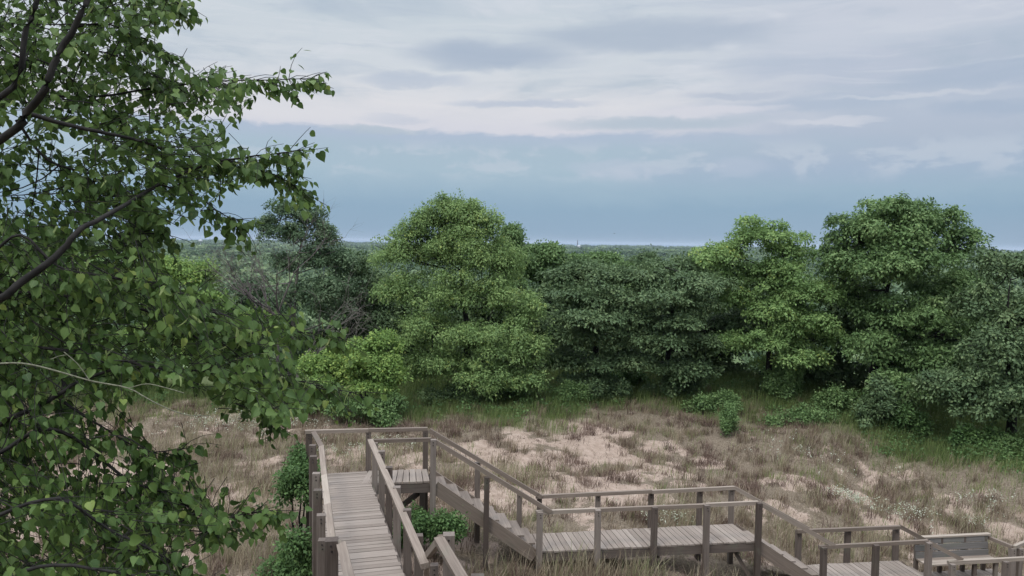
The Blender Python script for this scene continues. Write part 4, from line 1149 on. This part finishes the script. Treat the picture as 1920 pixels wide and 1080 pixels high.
# ------------------------------------------------------------------ air, sky, sun, camera
mh = bpy.data.materials.new('haze_air'); mh.use_nodes = True; mh.node_tree.nodes.clear(); nt = NT(mh.node_tree)
o_ = nt.new('ShaderNodeOutputMaterial'); pv = nt.new('ShaderNodeVolumePrincipled')
pv.inputs['Color'].default_value = (.60, .70, .82, 1); pv.inputs['Density'].default_value = HAZE
nt.l.new(pv.outputs[0], o_.inputs['Volume'])
a, y0, y1, z0, z1 = 60000.0, -900.0, 95000.0, -90.0, 62.0
hv = [(-a, y0, z0), (a, y0, z0), (a, y1, z0), (-a, y1, z0), (-a, y0, z1), (a, y0, z1), (a, y1, z1), (-a, y1, z1)]
tag(link('haze', hv, [(0, 3, 2, 1), (4, 5, 6, 7), (0, 1, 5, 4), (1, 2, 6, 5), (2, 3, 7, 6), (3, 0, 4, 7)], mh), kind='stuff')

SUN_EL, SUN_AZ = math.radians(58), math.radians(215)      # azimuth clockwise from +y: high, behind the viewer to the left
w = bpy.data.worlds.new('World'); scn.world = w; w.use_nodes = True
w.node_tree.nodes.clear(); nt = NT(w.node_tree)
wo = nt.new('ShaderNodeOutputWorld')
sky = nt.new('ShaderNodeTexSky', sky_type='NISHITA'); sky.sun_disc = False
sky.sun_elevation = SUN_EL; sky.sun_rotation = SUN_AZ; sky.air_density = 1.5; sky.dust_density = 2.5
bg1 = nt.new('ShaderNodeBackground'); nt.l.new(sky.outputs[0], bg1.inputs[0]); bg1.inputs[1].default_value = .08
tc = nt.new('ShaderNodeTexCoord').outputs['Generated']
sx = nt.new('ShaderNodeSeparateXYZ'); nt.l.new(tc, sx.inputs[0])
X, Y, Z = sx.outputs
el = nt.math('MAXIMUM', Z, 0.0)
azm = nt.math('ARCTAN2', X, Y)
den = nt.math('ADD', el, .07)
pl = nt.xyz(nt.math('DIVIDE', X, den), nt.math('DIVIDE', Y, den), 0.0)           # overcast layer seen in perspective
pl_s = nt.xyz(nt.math('MULTIPLY', azm, 4.0), nt.math('MULTIPLY', el, 16.0), 1.7)  # low banks far off
nA = nt.noise(pl, .75, 5, .55, .5)
nB = nt.noise(pl, 2.1, 6, .6, .8)
nC = nt.noise(pl_s, 2.2, 7, .6, .3)
nD = nt.noise(pl_s, .9, 5, .55, .2)
nE = nt.noise(nt.xyz(nt.math('MULTIPLY', azm, 9.0), nt.math('MULTIPLY', el, 22.0), 4.1), 1.6, 8, .62, .35)
# elevation of each layer is rippled by the cloud noise
eA = nt.math('ADD', el, nt.math('MULTIPLY', nt.math('SUBTRACT', nE, .5), .030))
eA = nt.math('SUBTRACT', eA, nt.math('MULTIPLY', nt.math('MULTIPLY', azm, azm), .02))
rp = lambda q: q / .32
base = nt.ramp(nt.math('DIVIDE', eA, .32), [(0, lin(145, 168, 190)), (rp(.012), lin(141, 167, 190)), (rp(.04), lin(140, 168, 191)), (rp(.06), lin(150, 176, 196)), (rp(.085), lin(164, 186, 202)), (rp(.11), lin(166, 186, 202)),
                                            (rp(.129), lin(172, 186, 206)), (rp(.1345), lin(208, 209, 219)), (rp(.165), lin(217, 217, 222)), (rp(.205), lin(205, 211, 218)), (rp(.26), lin(198, 207, 215)), (1, lin(196, 204, 216))])
# the same without the bright slot, for the right-hand side
base2 = nt.ramp(nt.math('DIVIDE', eA, .32), [(0, lin(145, 168, 190)), (rp(.04), lin(140, 168, 191)), (rp(.06), lin(151, 176, 196)), (rp(.085), lin(160, 178, 200)), (rp(.12), lin(172, 184, 202)), (rp(.15), lin(179, 189, 206)), (rp(.2), lin(184, 192, 208)), (rp(.26), lin(196, 202, 214)), (1, lin(200, 206, 217))])
side = nt.sstep(nt.math('ADD', azm, nt.math('MULTIPLY', nt.math('SUBTRACT', nD, .5), .5)), .08, .38)
c = nt.mix(side, base, base2)
# grey undersides and paler rolls in the high layer
hi = nt.sstep(el, .14, .185)
c = nt.mix(nt.math('MULTIPLY', nt.sstep(nA, .50, .68, 0, .75), hi), c, lin(163, 180, 196))
c = nt.mix(nt.math('MULTIPLY', nt.sstep(nB, .54, .72, 0, .45), hi), c, lin(174, 188, 202))
c = nt.mix(nt.math('MULTIPLY', nt.sstep(nB, .44, .28, 0, .5), hi), c, lin(212, 216, 224))
nS = nt.noise(nt.xyz(nt.math('MULTIPLY', azm, 3.2), nt.math('ADD', nt.math('MULTIPLY', el, 60.0), nt.math('MULTIPLY', nD, 3.0)), 7.3), 1.3, 7, .6, .6)
c = nt.mix(nt.math('MULTIPLY', nt.sstep(nS, .50, .66, 0, .38), hi), c, lin(176, 188, 204))
c = nt.mix(nt.math('MULTIPLY', nt.sstep(nS, .46, .34, 0, .30), hi), c, lin(214, 217, 224))
# cumulus heads in the low bank
band = nt.math('MULTIPLY', nt.sstep(el, .070, .09), nt.sstep(el, .128, .108))
c = nt.mix(nt.math('MULTIPLY', nt.sstep(nE, .47, .60, 0, .55), band), c, lin(190, 200, 213))


def lens(a0, e0, wa, we, amount, tone, wob=.03):
    global c
    da = nt.math('DIVIDE', nt.math('SUBTRACT', nt.math('ADD', azm, nt.math('MULTIPLY', nt.math('SUBTRACT', nD, .5), wob * 4)), a0), wa)
    de = nt.math('DIVIDE', nt.math('SUBTRACT', nt.math('ADD', el, nt.math('ADD', nt.math('MULTIPLY', nt.math('SUBTRACT', nC, .5), wob), nt.math('MULTIPLY', nt.math('SUBTRACT', nE, .5), .022))), e0), we)
    d2 = nt.math('ADD', nt.math('MULTIPLY', da, da), nt.math('MULTIPLY', de, de))
    c = nt.mix(nt.sstep(d2, 1.0, .05, 0, amount), c, tone)


def pe(px, py):
    r_ = norm(ray(px, py)); return math.atan2(r_[0], r_[1]), r_[2]


for px, py, wpx, hpx, am, tone in ((930, 108, 210, 34, .8, lin(162, 176, 196)), (780, 152, 130, 16, .7, lin(178, 189, 206)), (1240, 66, 300, 36, .75, lin(166, 179, 197)), (990, 196, 170, 11, .85, lin(184, 193, 209)), (700, 244, 120, 9, .8, lin(174, 188, 202)), (740, 225, 90, 10, .6, lin(186, 194, 210)),
                                   (1370, 178, 110, 9, .8, lin(180, 189, 205)), (1230, 232, 230, 16, .8, lin(174, 188, 202)), (1560, 195, 200, 17, .75, lin(171, 184, 203)), (1850, 140, 170, 24, .7, lin(166, 180, 200)), (1880, 200, 130, 14, .7, lin(163, 178, 199)), (1500, 120, 160, 30, .5, lin(178, 189, 206)),
                                   (1330, 208, 160, 11, .7, lin(212, 212, 221)), (1540, 230, 110, 8, .65, lin(206, 209, 219)), (1700, 180, 200, 6, .5, lin(205, 209, 218)), (560, 205, 260, 30, .6, lin(217, 217, 222)), (1640, 60, 260, 40, .5, lin(200, 206, 217)), (1170, 318, 130, 20, .5, lin(184, 194, 211)), (1400, 315, 70, 22, .4, lin(184, 194, 211))):
    a0, e0 = pe(px, py); lens(a0, e0, wpx / FPX, hpx / FPX, am, tone, .020)
bg2 = nt.new('ShaderNodeBackground'); nt.l.new(c, bg2.inputs[0])
nt.l.new(nt.sstep(el, .30, .9, SKY_LOW, SKY_TOP), bg2.inputs[1])
mx = nt.new('ShaderNodeMixShader'); mx.inputs[0].default_value = .94
nt.l.new(bg1.outputs[0], mx.inputs[1]); nt.l.new(bg2.outputs[0], mx.inputs[2]); nt.l.new(mx.outputs[0], wo.inputs[0])

sl = bpy.data.lights.new('sun', 'SUN'); sl.energy = SUN_E; sl.angle = math.radians(14); sl.color = (1, .96, .90)
so = bpy.data.objects.new('sun', sl); col.objects.link(so)
dirv = V(math.sin(SUN_AZ) * math.cos(SUN_EL), math.cos(SUN_AZ) * math.cos(SUN_EL), math.sin(SUN_EL))
from mathutils import Matrix, Vector
so.rotation_euler = Vector(dirv).to_track_quat('Z', 'Y').to_euler()

cd = bpy.data.cameras.new('camera'); cd.sensor_width = 36; cd.lens = 36 * FPX / 1920; cd.clip_start = .05; cd.clip_end = 300000
co = bpy.data.objects.new('camera', cd); col.objects.link(co)
mt = Matrix.Identity(4)
for i in range(3): mt[i][0] = _R[i]; mt[i][1] = _U[i]; mt[i][2] = -_F[i]
co.matrix_world = mt
scn.camera = co
scn.view_settings.view_transform = 'Standard'; scn.view_settings.look = 'None'
scn.view_settings.exposure = EXPO; scn.view_settings.gamma = 1
cy = scn.cycles
cy.max_bounces = 6; cy.diffuse_bounces = 4; cy.glossy_bounces = 2; cy.transmission_bounces = 4; cy.volume_bounces = 0; cy.transparent_max_bounces = 4
cy.use_denoising = True; cy.sample_clamp_indirect = 4
